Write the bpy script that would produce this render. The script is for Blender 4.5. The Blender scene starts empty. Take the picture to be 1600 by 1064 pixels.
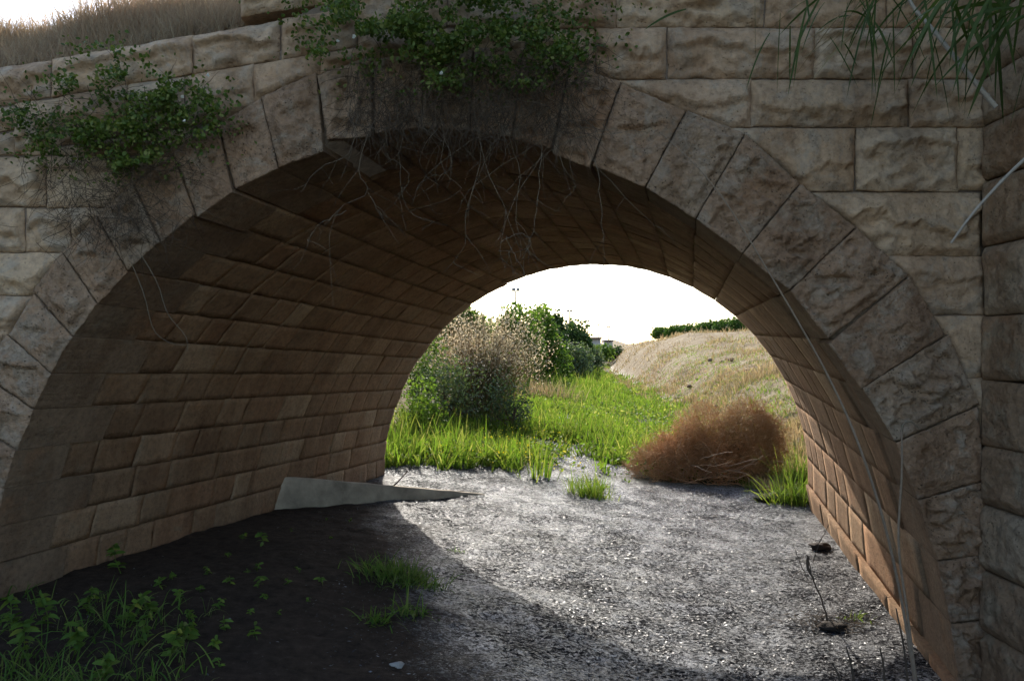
import bpy, math, random
import numpy as np
from mathutils import Vector, noise

# ------------------------------------------------------------------ camera, sky, sun, exposure
sc = bpy.context.scene
COL = sc.collection
F, D0, D1, EYE, HOR = 1200.0, 4.8, 10.5, 1.56, 555.0      # focal px (1600 wide), face distances, eye height, horizon row
cam = bpy.data.cameras.new('camera'); camo = bpy.data.objects.new('camera', cam); COL.objects.link(camo)
camo.location = (0, 0, EYE); camo.rotation_euler = (math.radians(90), 0, 0)
cam.sensor_width = 36.0; cam.lens = 36.0 * F / 1600.0
cam.shift_y = (HOR - 532.0) / 1600.0
cam.clip_start = 0.05; cam.clip_end = 4000
sc.camera = camo

SUN_L = Vector((0.095, -1.0, -0.605)).normalized()          # direction the light travels
EL = math.asin(-SUN_L.z); AZ = math.atan2(-SUN_L.x, -SUN_L.y)
w = bpy.data.worlds.new('World'); sc.world = w; w.use_nodes = True
nt = w.node_tree; nt.nodes.clear()
wo = nt.nodes.new('ShaderNodeOutputWorld'); bg = nt.nodes.new('ShaderNodeBackground'); sk = nt.nodes.new('ShaderNodeTexSky')
sk.sky_type = 'NISHITA'; sk.sun_disc = False; sk.sun_elevation = EL; sk.sun_rotation = AZ
sk.air_density = 1.0; sk.dust_density = 1.2; sk.ozone_density = 1.0
bg.inputs['Strength'].default_value = 0.15
nt.links.new(sk.outputs[0], bg.inputs[0]); nt.links.new(bg.outputs[0], wo.inputs[0])
sun = bpy.data.lights.new('sun', 'SUN'); suno = bpy.data.objects.new('sun', sun); COL.objects.link(suno)
sun.energy = 3.3; sun.angle = math.radians(0.6); sun.color = (1.0, 0.93, 0.82)
suno.rotation_euler = SUN_L.to_track_quat('-Z', 'Y').to_euler()
suno.location = (0, 60, 40)
vs = sc.view_settings
vs.view_transform = 'Standard'; vs.look = 'None'; vs.exposure = 1.25; vs.gamma = 1.0; vs.use_curve_mapping = False
sc.render.engine = 'CYCLES'
cy = sc.cycles
cy.use_denoising = True; cy.use_adaptive_sampling = True; cy.adaptive_threshold = 0.02; cy.max_bounces = 6; cy.diffuse_bounces = 3; cy.glossy_bounces = 2
cy.transmission_bounces = 4; cy.transparent_max_bounces = 4; cy.sample_clamp_indirect = 6.0; cy.caustics_reflective = False; cy.caustics_refractive = False

RNG = np.random.default_rng(7)
random.seed(7)

# ------------------------------------------------------------------ helpers
def wp(px, py, d):
    return np.array(((px - 800.0) / F * d, d, EYE + (HOR - py) / F * d))

def mesh_np(name, V, polys_idx, sizes, mat=None, smooth=False):
    """V (n,3); polys_idx flat loop indices; sizes per polygon"""
    me = bpy.data.meshes.new(name)
    V = np.ascontiguousarray(V, dtype=np.float32); L = np.ascontiguousarray(polys_idx, dtype=np.int32).ravel()
    sizes = np.ascontiguousarray(sizes, dtype=np.int32)
    me.vertices.add(len(V)); me.vertices.foreach_set('co', V.ravel())
    me.loops.add(len(L)); me.loops.foreach_set('vertex_index', L)
    me.polygons.add(len(sizes))
    starts = np.concatenate(([0], np.cumsum(sizes)[:-1])).astype(np.int32)
    me.polygons.foreach_set('loop_start', starts); me.polygons.foreach_set('loop_total', sizes)
    if smooth: me.polygons.foreach_set('use_smooth', np.ones(len(sizes), dtype=bool))
    me.update(calc_edges=True); me.validate()
    if mat: me.materials.append(mat)
    return me

def link(name, me, parent=None, label=None, cat=None, group=None, kind=None):
    o = bpy.data.objects.new(name, me); COL.objects.link(o)
    if parent is not None:
        o.parent = parent
        p = parent; off = Vector((0, 0, 0))
        while p is not None: off += p.location; p = p.parent
        o.location = -off
    if label: o['label'] = label
    if cat: o['category'] = cat
    if group: o['group'] = group
    if kind: o['kind'] = kind
    return o

def thing(name, loc, label, cat, group=None):
    o = bpy.data.objects.new(name, None); COL.objects.link(o); o.location = loc; o.empty_display_size = 0.1
    o['label'] = label; o['category'] = cat
    if group: o['group'] = group
    return o

def join(parts):
    """parts: list of (V, L, sizes)"""
    Vs, Ls, Ss, off = [], [], [], 0
    for V, L, S in parts:
        Vs.append(V); Ls.append(np.asarray(L).ravel() + off); Ss.append(S); off += len(V)
    return np.concatenate(Vs), np.concatenate(Ls), np.concatenate(Ss)

def unit(a):
    return a / np.maximum(np.linalg.norm(a, axis=-1, keepdims=True), 1e-9)

def blades(roots, dirs, L, W, droop, segs=3, rng=RNG, peak=0.0):
    """tapered ribbons; peak>0 gives lance-shaped leaves"""
    n = len(roots); dirs = unit(np.asarray(dirs, float)); L = np.broadcast_to(L, (n,)); W = np.broadcast_to(W, (n,)); droop = np.broadcast_to(droop, (n,))
    rnd = rng.normal(size=(n, 3)); side = unit(np.cross(dirs, rnd))
    V = np.zeros((n, 2 * segs + 1, 3))
    for k in range(segs + 1):
        s = k / segs
        c = roots + dirs * (L * s)[:, None]; c = c.copy(); c[:, 2] -= droop * L * s * s
        if k == segs: V[:, 2 * segs] = c
        else:
            wd = (1 - s) ** 0.7 if peak <= 0 else max(0.12, math.sin(math.pi * min(1, (s * (1 - peak) + peak * 0.35) ** 0.8)))
            V[:, 2 * k] = c - side * (W * 0.5 * wd)[:, None]; V[:, 2 * k + 1] = c + side * (W * 0.5 * wd)[:, None]
    m = 2 * segs + 1
    loc = []; sz = []
    for k in range(segs - 1):
        loc += [2 * k, 2 * k + 1, 2 * k + 3, 2 * k + 2]; sz.append(4)
    loc += [2 * segs - 2, 2 * segs - 1, 2 * segs]; sz.append(3)
    idx = (np.arange(n)[:, None] * m + np.array(loc)[None]).ravel()
    return V.reshape(-1, 3), idx, np.tile(sz, n)

def leaves(cent, size, rng=RNG, up=0.0, aspect=0.6, hexa=False, face=None):
    """oval leaf polygons with random orientation"""
    n = len(cent); size = np.broadcast_to(size, (n,))
    a = unit(rng.normal(size=(n, 3))); nrm = rng.normal(size=(n, 3)); nrm[:, 2] += up
    if face is not None: nrm = nrm + np.asarray(face)
    nrm = unit(nrm); a = unit(a - nrm * np.sum(a * nrm, 1, keepdims=True)); b = np.cross(nrm, a)
    if hexa: prof = [(-1, 0), (-.45, -.9), (.4, -.8), (1, 0), (.4, .8), (-.45, .9)]
    else: prof = [(-1, 0), (0, -1), (1, 0), (0, 1)]
    m = len(prof); V = np.zeros((n, m, 3))
    for k, (p, q) in enumerate(prof):
        V[:, k] = cent + a * (size * .5 * p)[:, None] + b * (size * .5 * aspect * q)[:, None] + nrm * (size * 0.10 * abs(q))[:, None]
    return V.reshape(-1, 3), np.arange(n * m), np.full(n, m)

def wander(starts, dirs, step, K, jitter, grav, rng=RNG):
    n = len(starts); P = np.zeros((n, K, 3)); P[:, 0] = starts; d = unit(np.asarray(dirs, float)); step = np.broadcast_to(step, (n,))
    for k in range(1, K):
        d = d + rng.normal(size=(n, 3)) * jitter; d[:, 2] += grav; d = unit(d)
        P[:, k] = P[:, k - 1] + d * step[:, None]
    return P

def tubes(P, r0, r1, sides=3):
    """P (n,K,3) polylines with taper"""
    n, K, _ = P.shape; r0 = np.broadcast_to(r0, (n,)); r1 = np.broadcast_to(r1, (n,))
    T = np.zeros_like(P); T[:, 1:-1] = P[:, 2:] - P[:, :-2]; T[:, 0] = P[:, 1] - P[:, 0]; T[:, -1] = P[:, -1] - P[:, -2]; T = unit(T)
    ref = np.zeros_like(T); ref[..., 0] = 0.35; ref[..., 1] = 0.9; ref[..., 2] = 0.26
    A = unit(np.cross(T, ref)); B = np.cross(T, A)
    s = np.linspace(0, 1, K)[None, :]; R = r0[:, None] * (1 - s) + r1[:, None] * s
    V = np.zeros((n, K, sides, 3))
    for j in range(sides):
        a = 2 * math.pi * j / sides
        V[:, :, j] = P + (A * math.cos(a) + B * math.sin(a)) * R[..., None]
    q = []
    for k in range(K - 1):
        for j in range(sides):
            j2 = (j + 1) % sides
            q.append([k * sides + j, k * sides + j2, (k + 1) * sides + j2, (k + 1) * sides + j])
    q = np.array(q); idx = np.arange(n)[:, None, None] * (K * sides) + q[None]
    return V.reshape(-1, 3), idx.ravel(), np.full(n * len(q), 4)

def spline(pts, K):
    """Catmull-Rom through points -> (K,3)"""
    P = np.array(pts, float); n = len(P); out = []
    for t in np.linspace(0, n - 1 - 1e-6, K):
        i = int(t); f = t - i
        p0 = P[max(i - 1, 0)]; p1 = P[i]; p2 = P[i + 1]; p3 = P[min(i + 2, n - 1)]
        out.append(0.5 * (2 * p1 + (p2 - p0) * f + (2 * p0 - 5 * p1 + 4 * p2 - p3) * f * f + (3 * p1 - p0 - 3 * p2 + p3) * f ** 3))
    return np.array(out)

_lat = np.random.default_rng(3).random((64, 64, 64))
def vnoise(x, y, z=0.0):
    x = np.asarray(x, float); y = np.asarray(y, float); z = np.zeros_like(x) + z
    xi = np.floor(x).astype(int); yi = np.floor(y).astype(int); zi = np.floor(z).astype(int)
    fx, fy, fz = x - xi, y - yi, z - zi
    fx = fx * fx * (3 - 2 * fx); fy = fy * fy * (3 - 2 * fy); fz = fz * fz * (3 - 2 * fz)
    def g(a, b, c): return _lat[(xi + a) % 64, (yi + b) % 64, (zi + c) % 64]
    r = 0
    for a in (0, 1):
        for b in (0, 1):
            for c in (0, 1):
                r = r + g(a, b, c) * (fx if a else 1 - fx) * (fy if b else 1 - fy) * (fz if c else 1 - fz)
    return r * 2 - 1

def sstep(a, b, x):
    t = np.clip((x - a) / (b - a), 0, 1); return t * t * (3 - 2 * t)

# ------------------------------------------------------------------ materials
def new_mat(name):
    m = bpy.data.materials.new(name); m.use_nodes = True; n = m.node_tree.nodes; n.clear()
    return m, m.node_tree, n.new('ShaderNodeOutputMaterial')

def N(t, typ, **kw):
    n = t.nodes.new(typ)
    for k, v in kw.items():
        if k in n.inputs: n.inputs[k].default_value = v
        else: setattr(n, k, v)
    return n

def ramp(t, stops, src=None, interp='LINEAR'):
    r = t.nodes.new('ShaderNodeValToRGB'); r.color_ramp.interpolation = interp
    e = r.color_ramp.elements
    while len(e) < len(stops): e.new(0.5)
    for k, (p, c) in enumerate(stops):
        e[k].position = p; e[k].color = (c[0], c[1], c[2], 1) if len(c) == 3 else c
    if src is not None: t.links.new(src, r.inputs[0])
    return r

def mixc(t, fac, a, b, mode='MIX'):
    m = t.nodes.new('ShaderNodeMix'); m.data_type = 'RGBA'; m.blend_type = mode
    for s, v in ((0, fac), (6, a), (7, b)):
        if hasattr(v, 'links'): t.links.new(v, m.inputs[s])
        elif s == 0: m.inputs[0].default_value = v
        else: m.inputs[s].default_value = (*v, 1)
    return m.outputs[2]

def mathn(t, op, a, b=None):
    m = t.nodes.new('ShaderNodeMath'); m.operation = op
    for k, v in ((0, a), (1, b)):
        if v is None: continue
        if hasattr(v, 'links'): t.links.new(v, m.inputs[k])
        else: m.inputs[k].default_value = v
    return m.outputs[0]

def stone_mat(name, cols, grey, pit=0.5, bump=0.6, island=False, patch=(0.5, 0.62), fine=60.0, rust=(0.30, 0.15, 0.07)):
    m, t, out = new_mat(name)
    p = N(t, 'ShaderNodeBsdfPrincipled', Roughness=0.92)
    p.inputs['Specular IOR Level'].default_value = 0.15
    tc = N(t, 'ShaderNodeNewGeometry'); oi = N(t, 'ShaderNodeObjectInfo')
    rnd = tc.outputs['Random Per Island'] if island else oi.outputs['Random']
    sc_ = N(t, 'ShaderNodeVectorMath', operation='SCALE'); comb = N(t, 'ShaderNodeCombineXYZ')
    for k in range(3): t.links.new(rnd, comb.inputs[k])
    t.links.new(comb.outputs[0], sc_.inputs[0]); sc_.inputs['Scale'].default_value = 37.0
    add = N(t, 'ShaderNodeVectorMath', operation='ADD'); t.links.new(tc.outputs['Position'], add.inputs[0]); t.links.new(sc_.outputs[0], add.inputs[1])
    vec = add.outputs[0]
    def nz(scale, detail=6.0, rough=0.6, dist=0.0):
        n = N(t, 'ShaderNodeTexNoise', Scale=scale, Detail=min(detail, 4.0), Roughness=rough, Distortion=dist); t.links.new(vec, n.inputs['Vector']); return n.outputs[0]
    base = ramp(t, [(i / (len(cols) - 1), c) for i, c in enumerate(cols)], rnd).outputs[0]
    big = nz(3.2, 5, 0.62, 0.4)
    c1 = mixc(t, ramp(t, [(0.3, (.0, .0, .0)), (0.75, (1, 1, 1))], big).outputs[0], base, mixc(t, 0.5, base, tuple(x * 1.5 for x in cols[0])))
    c2 = mixc(t, ramp(t, [(patch[0], (0, 0, 0)), (patch[1], (.85, .85, .85))], nz(5.0, 7, 0.7, 0.8)).outputs[0], c1, grey)
    c3 = mixc(t, ramp(t, [(0.55, (0, 0, 0)), (0.75, (.6, .6, .6))], nz(2.1, 6, 0.7)).outputs[0], c2, rust)
    mot = ramp(t, [(0.25, (.55, .55, .55)), (0.5, (.95, .95, .95)), (0.8, (1.25, 1.22, 1.18))], nz(fine * .45, 6, 0.7)).outputs[0]
    c4 = mixc(t, 1.0, c3, mot, 'MULTIPLY')
    stm = N(t, 'ShaderNodeMapping'); stm.inputs['Scale'].default_value = (3.2, 3.2, .55); t.links.new(tc.outputs['Position'], stm.inputs['Vector'])
    stn = N(t, 'ShaderNodeTexNoise', Scale=1.0, Detail=4.0, Roughness=.65); t.links.new(stm.outputs[0], stn.inputs['Vector'])
    c4 = mixc(t, ramp(t, [(.42, (0, 0, 0)), (.70, (.75, .75, .75))], stn.outputs[0]).outputs[0], c4, mixc(t, 1.0, c4, (.58, .50, .44), 'MULTIPLY'))
    vo = N(t, 'ShaderNodeTexVoronoi', Scale=fine * .9); t.links.new(vec, vo.inputs['Vector'])
    pm = mathn(t, 'MULTIPLY', ramp(t, [(0.10, (1, 1, 1)), (0.24, (0, 0, 0))], vo.outputs['Distance']).outputs[0],
               ramp(t, [(0.45, (0, 0, 0)), (0.6, (1, 1, 1))], nz(7.0, 4, .6)).outputs[0])
    c5 = mixc(t, mathn(t, 'MULTIPLY', pm, pit), c4, (0.045, 0.033, 0.025))
    t.links.new(c5, p.inputs['Base Color'])
    h = mathn(t, 'ADD', nz(fine * .5, 8, 0.72, 0.3), mathn(t, 'MULTIPLY', pm, -0.5))
    b = N(t, 'ShaderNodeBump', Strength=bump, Distance=0.03); t.links.new(h, b.inputs['Height']); t.links.new(b.outputs[0], p.inputs['Normal'])
    t.links.new(p.outputs[0], out.inputs[0])
    return m

def foliage_mat(name, cols, trans=0.45, gloss=0.14, rough=0.6, tcol=None):
    m, t, out = new_mat(name)
    g = N(t, 'ShaderNodeNewGeometry')
    c = ramp(t, [(i / (len(cols) - 1), x) for i, x in enumerate(cols)], g.outputs['Random Per Island']).outputs[0]
    nzn = N(t, 'ShaderNodeTexNoise', Scale=0.9, Detail=3.0); t.links.new(g.outputs['Position'], nzn.inputs['Vector'])
    c = mixc(t, 1.0, c, ramp(t, [(0.3, (.72, .76, .7)), (0.7, (1.22, 1.18, 1.1))], nzn.outputs[0]).outputs[0], 'MULTIPLY')
    p = N(t, 'ShaderNodeBsdfPrincipled', Roughness=rough); p.inputs['Specular IOR Level'].default_value = gloss
    t.links.new(c, p.inputs['Base Color'])
    if trans > 0:
        tr = N(t, 'ShaderNodeBsdfTranslucent'); tc = mixc(t, 1.0, c, tcol or (1.35, 1.5, 0.75), 'MULTIPLY'); t.links.new(tc, tr.inputs[0])
        mx = N(t, 'ShaderNodeMixShader'); mx.inputs[0].default_value = trans
        t.links.new(p.outputs[0], mx.inputs[1]); t.links.new(tr.outputs[0], mx.inputs[2]); t.links.new(mx.outputs[0], out.inputs[0])
    else: t.links.new(p.outputs[0], out.inputs[0])
    return m

def plain_mat(name, col, rough=0.8, var=0.25, scale=12.0, bump=0.2, spec=0.3, metal=0.0):
    m, t, out = new_mat(name); g = N(t, 'ShaderNodeNewGeometry')
    n = N(t, 'ShaderNodeTexNoise', Scale=scale, Detail=6.0, Roughness=0.65); t.links.new(g.outputs['Position'], n.inputs['Vector'])
    c = mixc(t, 1.0, col, ramp(t, [(0.25, (1 - var,) * 3), (0.75, (1 + var,) * 3)], n.outputs[0]).outputs[0], 'MULTIPLY')
    p = N(t, 'ShaderNodeBsdfPrincipled', Roughness=rough, Metallic=metal); p.inputs['Specular IOR Level'].default_value = spec
    t.links.new(c, p.inputs['Base Color'])
    if bump > 0:
        b = N(t, 'ShaderNodeBump', Strength=bump, Distance=0.02); t.links.new(n.outputs[0], b.inputs['Height']); t.links.new(b.outputs[0], p.inputs['Normal'])
    t.links.new(p.outputs[0], out.inputs[0]); return m

M = {}
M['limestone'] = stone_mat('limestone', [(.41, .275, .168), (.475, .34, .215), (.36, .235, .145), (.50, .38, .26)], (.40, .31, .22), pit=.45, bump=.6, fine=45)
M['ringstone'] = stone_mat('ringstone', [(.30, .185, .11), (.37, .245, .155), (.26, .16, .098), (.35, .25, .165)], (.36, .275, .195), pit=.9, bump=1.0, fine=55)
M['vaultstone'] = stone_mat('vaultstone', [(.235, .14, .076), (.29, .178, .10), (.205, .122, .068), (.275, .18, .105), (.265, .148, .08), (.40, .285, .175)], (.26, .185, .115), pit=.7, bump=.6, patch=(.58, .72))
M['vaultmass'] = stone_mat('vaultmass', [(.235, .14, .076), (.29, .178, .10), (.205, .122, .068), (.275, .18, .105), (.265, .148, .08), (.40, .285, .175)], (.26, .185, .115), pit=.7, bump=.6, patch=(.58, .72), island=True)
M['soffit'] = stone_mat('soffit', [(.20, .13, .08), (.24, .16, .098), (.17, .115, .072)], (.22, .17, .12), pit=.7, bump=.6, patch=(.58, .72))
M['wingstone'] = stone_mat('wingstone', [(.25, .158, .092), (.30, .20, .122), (.21, .135, .082), (.38, .29, .195)], (.31, .235, .155), pit=.6, bump=.7, fine=50)
M['mortar'] = plain_mat('mortar', (.20, .145, .10), rough=.95, var=.4, scale=18, bump=.6, spec=.1)
M['concrete'] = plain_mat('concrete', (.35, .285, .205), rough=.9, var=.6, scale=3, bump=.5)

# ------------------------------------------------------------------ the bridge
# joints of the front arch ring on the face (inner edge, outer edge), read as points of the face plane y = D0
J = [(-30, 1015), (-26, 945), (-16, 882), (0, 821), (16, 761), (34, 701), (61, 639), (88, 583), (121, 526), (159, 476), (206, 425), (256, 380), (310, 336),
     (371, 298), (439, 266), (510, 240), (588, 212), (660, 203), (735, 209), (800, 219), (860, 236), (923, 261), (1006, 296), (1084, 344), (1156, 398),
     (1229, 455), (1289, 530), (1342, 604), (1393, 690), (1427, 779), (1457, 873), (1478, 969), (1490, 1062), (1500, 1150)]
E = [(-150, 1015), (-150, 945), (-130, 860), (-105, 785), (-75, 715), (-50, 650), (-25, 580), (21, 523), (60, 458), (105, 396), (158, 340), (214, 289), (275, 243),
     (343, 195), (412, 157), (498, 122), (585, 95), (662, 85), (740, 82), (815, 88), (890, 105), (969, 133), (1070, 177), (1160, 215), (1246, 289),
     (1332, 357), (1413, 433), (1473, 523), (1522, 632), (1532, 748), (1535, 862), (1540, 963), (1545, 1060), (1550, 1150)]
JF = np.array([wp(x, y, D0) for x, y in J]); EF = np.array([wp(x, y, D0) for x, y in E])
NJ = len(J)
# far arch: circle (931,745) r 332 px on the plane y = D1, joints spread by arc length
arc = np.concatenate(([0], np.cumsum(np.linalg.norm(np.diff(JF[1:NJ - 1], axis=0), axis=1))))
ang = np.radians(180 - arc / arc[-1] * 182.0)
back_px = [(597.5, 775)] + [(931 + 332 * math.cos(a), 745 - 332 * math.sin(a)) for a in ang] + [(1273, 812)]
JB = np.array([wp(x, y, D1) for x, y in back_px])
CF, CB = wp(700, 1010, D0), wp(931, 745, D1)

def arch_pt(s, t, out=0.0):
    """s joint coordinate, t depth 0..1, out = metres into the masonry"""
    s = min(max(s, 0), NJ - 1 - 1e-6); i = int(s); f = s - i
    p = (JF[i] * (1 - f) + JF[i + 1] * f) * (1 - t) + (JB[i] * (1 - f) + JB[i + 1] * f) * t
    c = CF * (1 - t) + CB * t
    d = p - c; d[1] = 0
    if i < 2 or i > NJ - 6: d[2] *= 0.35
    return p + d / np.linalg.norm(d) * out

def fr(x, y, z, s): return noise.fractal(Vector((x, y, z + s)), 0.9, 2.1, 5)

def grid_block(name, P, H, back, nu, nv, mat, smooth=True, side=None):
    """P(u,v) point on the face, H(u,v,p) displacement vector, back(p,u,v) point of the rear rim"""
    V = []
    for j in range(nv + 1):
        for i in range(nu + 1):
            u, v = i / nu, j / nv; p = P(u, v); V.append(p + H(u, v, p))
    q = [(j * (nu + 1) + i, j * (nu + 1) + i + 1, (j + 1) * (nu + 1) + i + 1, (j + 1) * (nu + 1) + i) for j in range(nv) for i in range(nu)]
    rim = [(i, 0) for i in range(nu)] + [(nu, j) for j in range(nv)] + [(i, nv) for i in range(nu, 0, -1)] + [(0, j) for j in range(nv, 0, -1)]
    base = len(V); rid = [j * (nu + 1) + i for i, j in rim]
    for i, j in rim: V.append(back(P(i / nu, j / nv), i / nu, j / nv))
    nr = len(rim)
    for k in range(nr):
        k2 = (k + 1) % nr; q.append((rid[k], base + k, base + k2, rid[k2]))
    me = mesh_np(name, np.array(V), np.array(q), np.full(len(q), 4), mat)
    if side is not None:
        me.materials.append(side); mi = np.zeros(len(q), np.int32); mi[nu * nv:] = 1; me.polygons.foreach_set('material_index', mi)
    if smooth:
        sm = np.zeros(len(q), dtype=bool); sm[:nu * nv] = True; me.polygons.foreach_set('use_smooth', sm)
    return me

def quadP(c):
    a, b, cc, d = [np.array(x, float) for x in c]     # bl, br, tr, tl
    return lambda u, v: a * (1 - u) * (1 - v) + b * u * (1 - v) + cc * u * v + d * (1 - u) * v

bridge = thing('stone_bridge', (0.6, 7.6, -0.3), 'old stone arch bridge spanning the muddy stream bed', 'bridge')

# ---- mortared core behind the stones: solid with the arch cut through it
ETOP = [(-3000, 600), (-900, 262), (-300, 165), (0, 112), (440, 36), (520, 0), (640, -60), (900, -95), (2200, -95), (5200, 150)]
def top_z(x):
    px = x / D0 * F + 800
    return EYE + (HOR - np.interp(px, [e[0] for e in ETOP], [e[1] for e in ETOP])) / F * D0
def make_core():
    S = np.linspace(0, NJ - 1, 120); V = []; XW, XE, ZB = -14.0, 14.0, -1.6
    for s in S:
        a, b = arch_pt(s, 0, .034), arch_pt(s, 1, .034)
        a[1] = D0 - .020; b[1] = D1 - .06
        f = s / (NJ - 1)                                            # outer boundary: up the left side, over the top, down the right
        if f < .2: x, z = XW, ZB + (top_z(XW) - ZB) * f / .2
        elif f > .8: x, z = XE, ZB + (top_z(XE) - ZB) * (1 - f) / .2
        else: x = XW + (XE - XW) * (f - .2) / .6; z = top_z(x)
        i0 = min(int(s), NJ - 2); em = EF[i0] * (1 - s + i0) + EF[i0 + 1] * (s - i0)
        V += [a, (em[0], D0 - .020, em[2]), (em[0], D0 + .005, em[2]), (x, D0 + .005, z), (x, D1 - .06, z), b]
    n = len(S); q = []
    for i in range(n - 1):
        o, p = i * 6, i * 6 + 6
        q += [(o + j, o + (j + 1) % 6, p + (j + 1) % 6, p + j) for j in range(6)]
    return mesh_np('core', np.array([np.array(v, float) for v in V]), np.array(q), np.full(len(q), 4), M['mortar'])
link('core', make_core(), bridge)

# ---- ring of voussoirs
G = .004
BOTTOM = {15: ((513, 222), (584, 219)), 12: ((313, 341), (368, 303)), 20: ((862, 243), (921, 266)), 26: ((1289, 536), (1340, 608))}
ring_depth = []
for i in range(NJ - 1):
    seed = 13.7 * i
    bl, br, tl, tr = JF[i].copy(), JF[i + 1].copy(), EF[i].copy(), EF[i + 1].copy()
    if i in BOTTOM: bl, br = wp(*BOTTOM[i][0], D0), wp(*BOTTOM[i][1], D0)
    c = (bl + br + tl + tr) / 4
    along = unit(br - bl)
    for p, s in ((bl, 1), (tl, 1), (br, -1), (tr, -1)): p += along * s * (G * .5 + random.random() * .004)
    tl += unit(tl - bl) * random.uniform(-.012, .012); tr += unit(tr - br) * random.uniform(-.012, .012)
    proud = .055 + random.uniform(-.008, .010)
    for p in (bl, br, tl, tr): p[1] = D0 - proud
    W, Hh = np.linalg.norm(br - bl), np.linalg.norm(tl - bl)
    tilt = random.uniform(-.03, .03); rgh = random.uniform(.35, 1.25)
    P = quadP((bl, br, tr, tl)); amp = random.uniform(.018, .055)
    def Hf(u, v, p, W=W, Hh=Hh, seed=seed, amp=amp, tilt=tilt, rgh=rgh):
        e = min(u * W, (1 - u) * W, v * Hh * 1.0, (1 - v) * Hh)
        n = fr(p[0] * 3.2, p[2] * 3.2, 0, seed); n2 = fr(p[0] * 11, p[2] * 11, 3, seed); n3 = fr(p[0] * 34, p[2] * 34, 7, seed)
        em = .016 + .022 * (n2 + .5)
        k = float(sstep(em, em + .045 + .02 * n2, e))
        h = k * (amp * (.75 + .8 * n) + .030 * rgh * n2 + tilt * (v - .5)) + .011 * rgh * n3 - .004 * float(1 - sstep(0, .010, e))
        cav = fr(p[0] * 5, p[2] * 8, 11, seed); h -= k * .05 * rgh * float(sstep(.10, .35, cav))
        h = max(h, -.022 + .01 * n2)
        return np.array((.0045 * n2, -h, .0045 * fr(p[0] * 10, p[2] * 10, 15, seed)))
    dep = (.62 if i % 2 else .40) + random.uniform(-.06, .06); ring_depth.append(dep)
    t1 = dep / (D1 - D0)
    def bk(p, u, v, i=i, t1=t1):
        ax = unit(JB[i] * .5 + JB[i + 1] * .5 - JF[i] * .5 - JF[i + 1] * .5); return p + ax * (t1 * 5.9 + .055)
    nu = max(12, int(W / .012)); nv = max(14, int(Hh / .012))
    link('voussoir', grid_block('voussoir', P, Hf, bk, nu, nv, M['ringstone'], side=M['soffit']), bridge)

# ---- vault stones
vault_extra = []
nvis = 0
rv = random.Random(21)
for i in range(NJ - 1):
    y0 = ring_depth[i]; L = D1 - D0; stops = [y0]
    while stops[-1] < L - .45: stops.append(stops[-1] + rv.choice((.27, .32, .38, .44, .52, .62)) * rv.uniform(.9, 1.1) * (1.7 if i >= 24 else 1))
    if L - stops[-1] < .22: stops[-1] = L
    else: stops.append(L)
    inset = -.035 if i == NJ - 2 else 0.0                       # the footing course stands out as a ledge
    if i == NJ - 2: stops = [0.0] + stops[:]
    for a, b in zip(stops[:-1], stops[1:]):
        seed = rv.random() * 90; g = .0022
        fs = g / max(np.linalg.norm(JF[i + 1] - JF[i]), .1)
        lo = rv.uniform(-.0035, .0035) + inset
        sk = [rv.uniform(-.007, .007) for _ in range(4)]
        ss = [rv.uniform(-.012, .012) for _ in range(4)]
        cs = [(i + fs + ss[0] * .5, a + g + sk[0]), (i + fs + ss[1] * .5, b - g + sk[1]), (i + 1 - fs + ss[2] * .5, b - g + sk[2]), (i + 1 - fs + ss[3] * .5, a + g + sk[3])]
        if b >= L: cs[1] = (cs[1][0], L + rv.uniform(-.03, .03)); cs[2] = (cs[2][0], cs[1][1])
        if a == y0: cs[0] = (cs[0][0], a + .006); cs[3] = (cs[3][0], a + .006)
        rl = .35 if i >= 24 else 1.0
        if i >= 24 and inset == 0: lo *= .25; cs = [(i + (fs * .4 if k < 2 else 1 - fs * .4), c_[1]) for k, c_ in enumerate(cs)]
        pc = [arch_pt(max(s, i if i == 0 else 0), y / L, lo) for s, y in cs]
        P = quadP((pc[0], pc[1], pc[2], pc[3]))
        cc = (CF + CB) * .5
        nrm = unit(np.cross(pc[1] - pc[0], pc[3] - pc[0])); 
        mid = sum(pc) / 4; tm = (a + b) / 2 / L; cen = CF * (1 - tm) + CB * tm
        if np.dot(nrm, cen - mid) < 0: nrm = -nrm
        W, Hh = np.linalg.norm(pc[1] - pc[0]), np.linalg.norm(pc[3] - pc[0])
        def Hf(u, v, p, W=W, Hh=Hh, seed=seed, nrm=nrm, rl=rl):
            e = min(u * W, (1 - u) * W, v * Hh, (1 - v) * Hh)
            return nrm * (.008 * rl * fr(p[0] * 6, p[2] * 6, p[1] * 6, seed)) + .004 * np.array((0, fr(p[0] * 9, p[2] * 9, p[1] * 9, 4), fr(p[0] * 9, p[2] * 9, p[1] * 9, 8)))
        def bk(p, u, v, nrm=nrm): return p - nrm * .16
        # stones on the right flank are seen at a glancing angle only: they are kept as one mass past the first ones
        near = (b + a) * .5
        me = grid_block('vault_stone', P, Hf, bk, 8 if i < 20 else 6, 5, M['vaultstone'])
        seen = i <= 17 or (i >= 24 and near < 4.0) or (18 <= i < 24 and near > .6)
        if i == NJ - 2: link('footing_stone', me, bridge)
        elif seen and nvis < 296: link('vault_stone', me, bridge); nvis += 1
        else:
            n = len(me.vertices); co = np.zeros(n * 3, np.float32); me.vertices.foreach_get('co', co)
            li = np.zeros(len(me.loops), np.int32); me.loops.foreach_get('vertex_index', li)
            vault_extra.append((co.reshape(-1, 3), li, np.full(len(me.polygons), 4))); bpy.data.meshes.remove(me)
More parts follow.
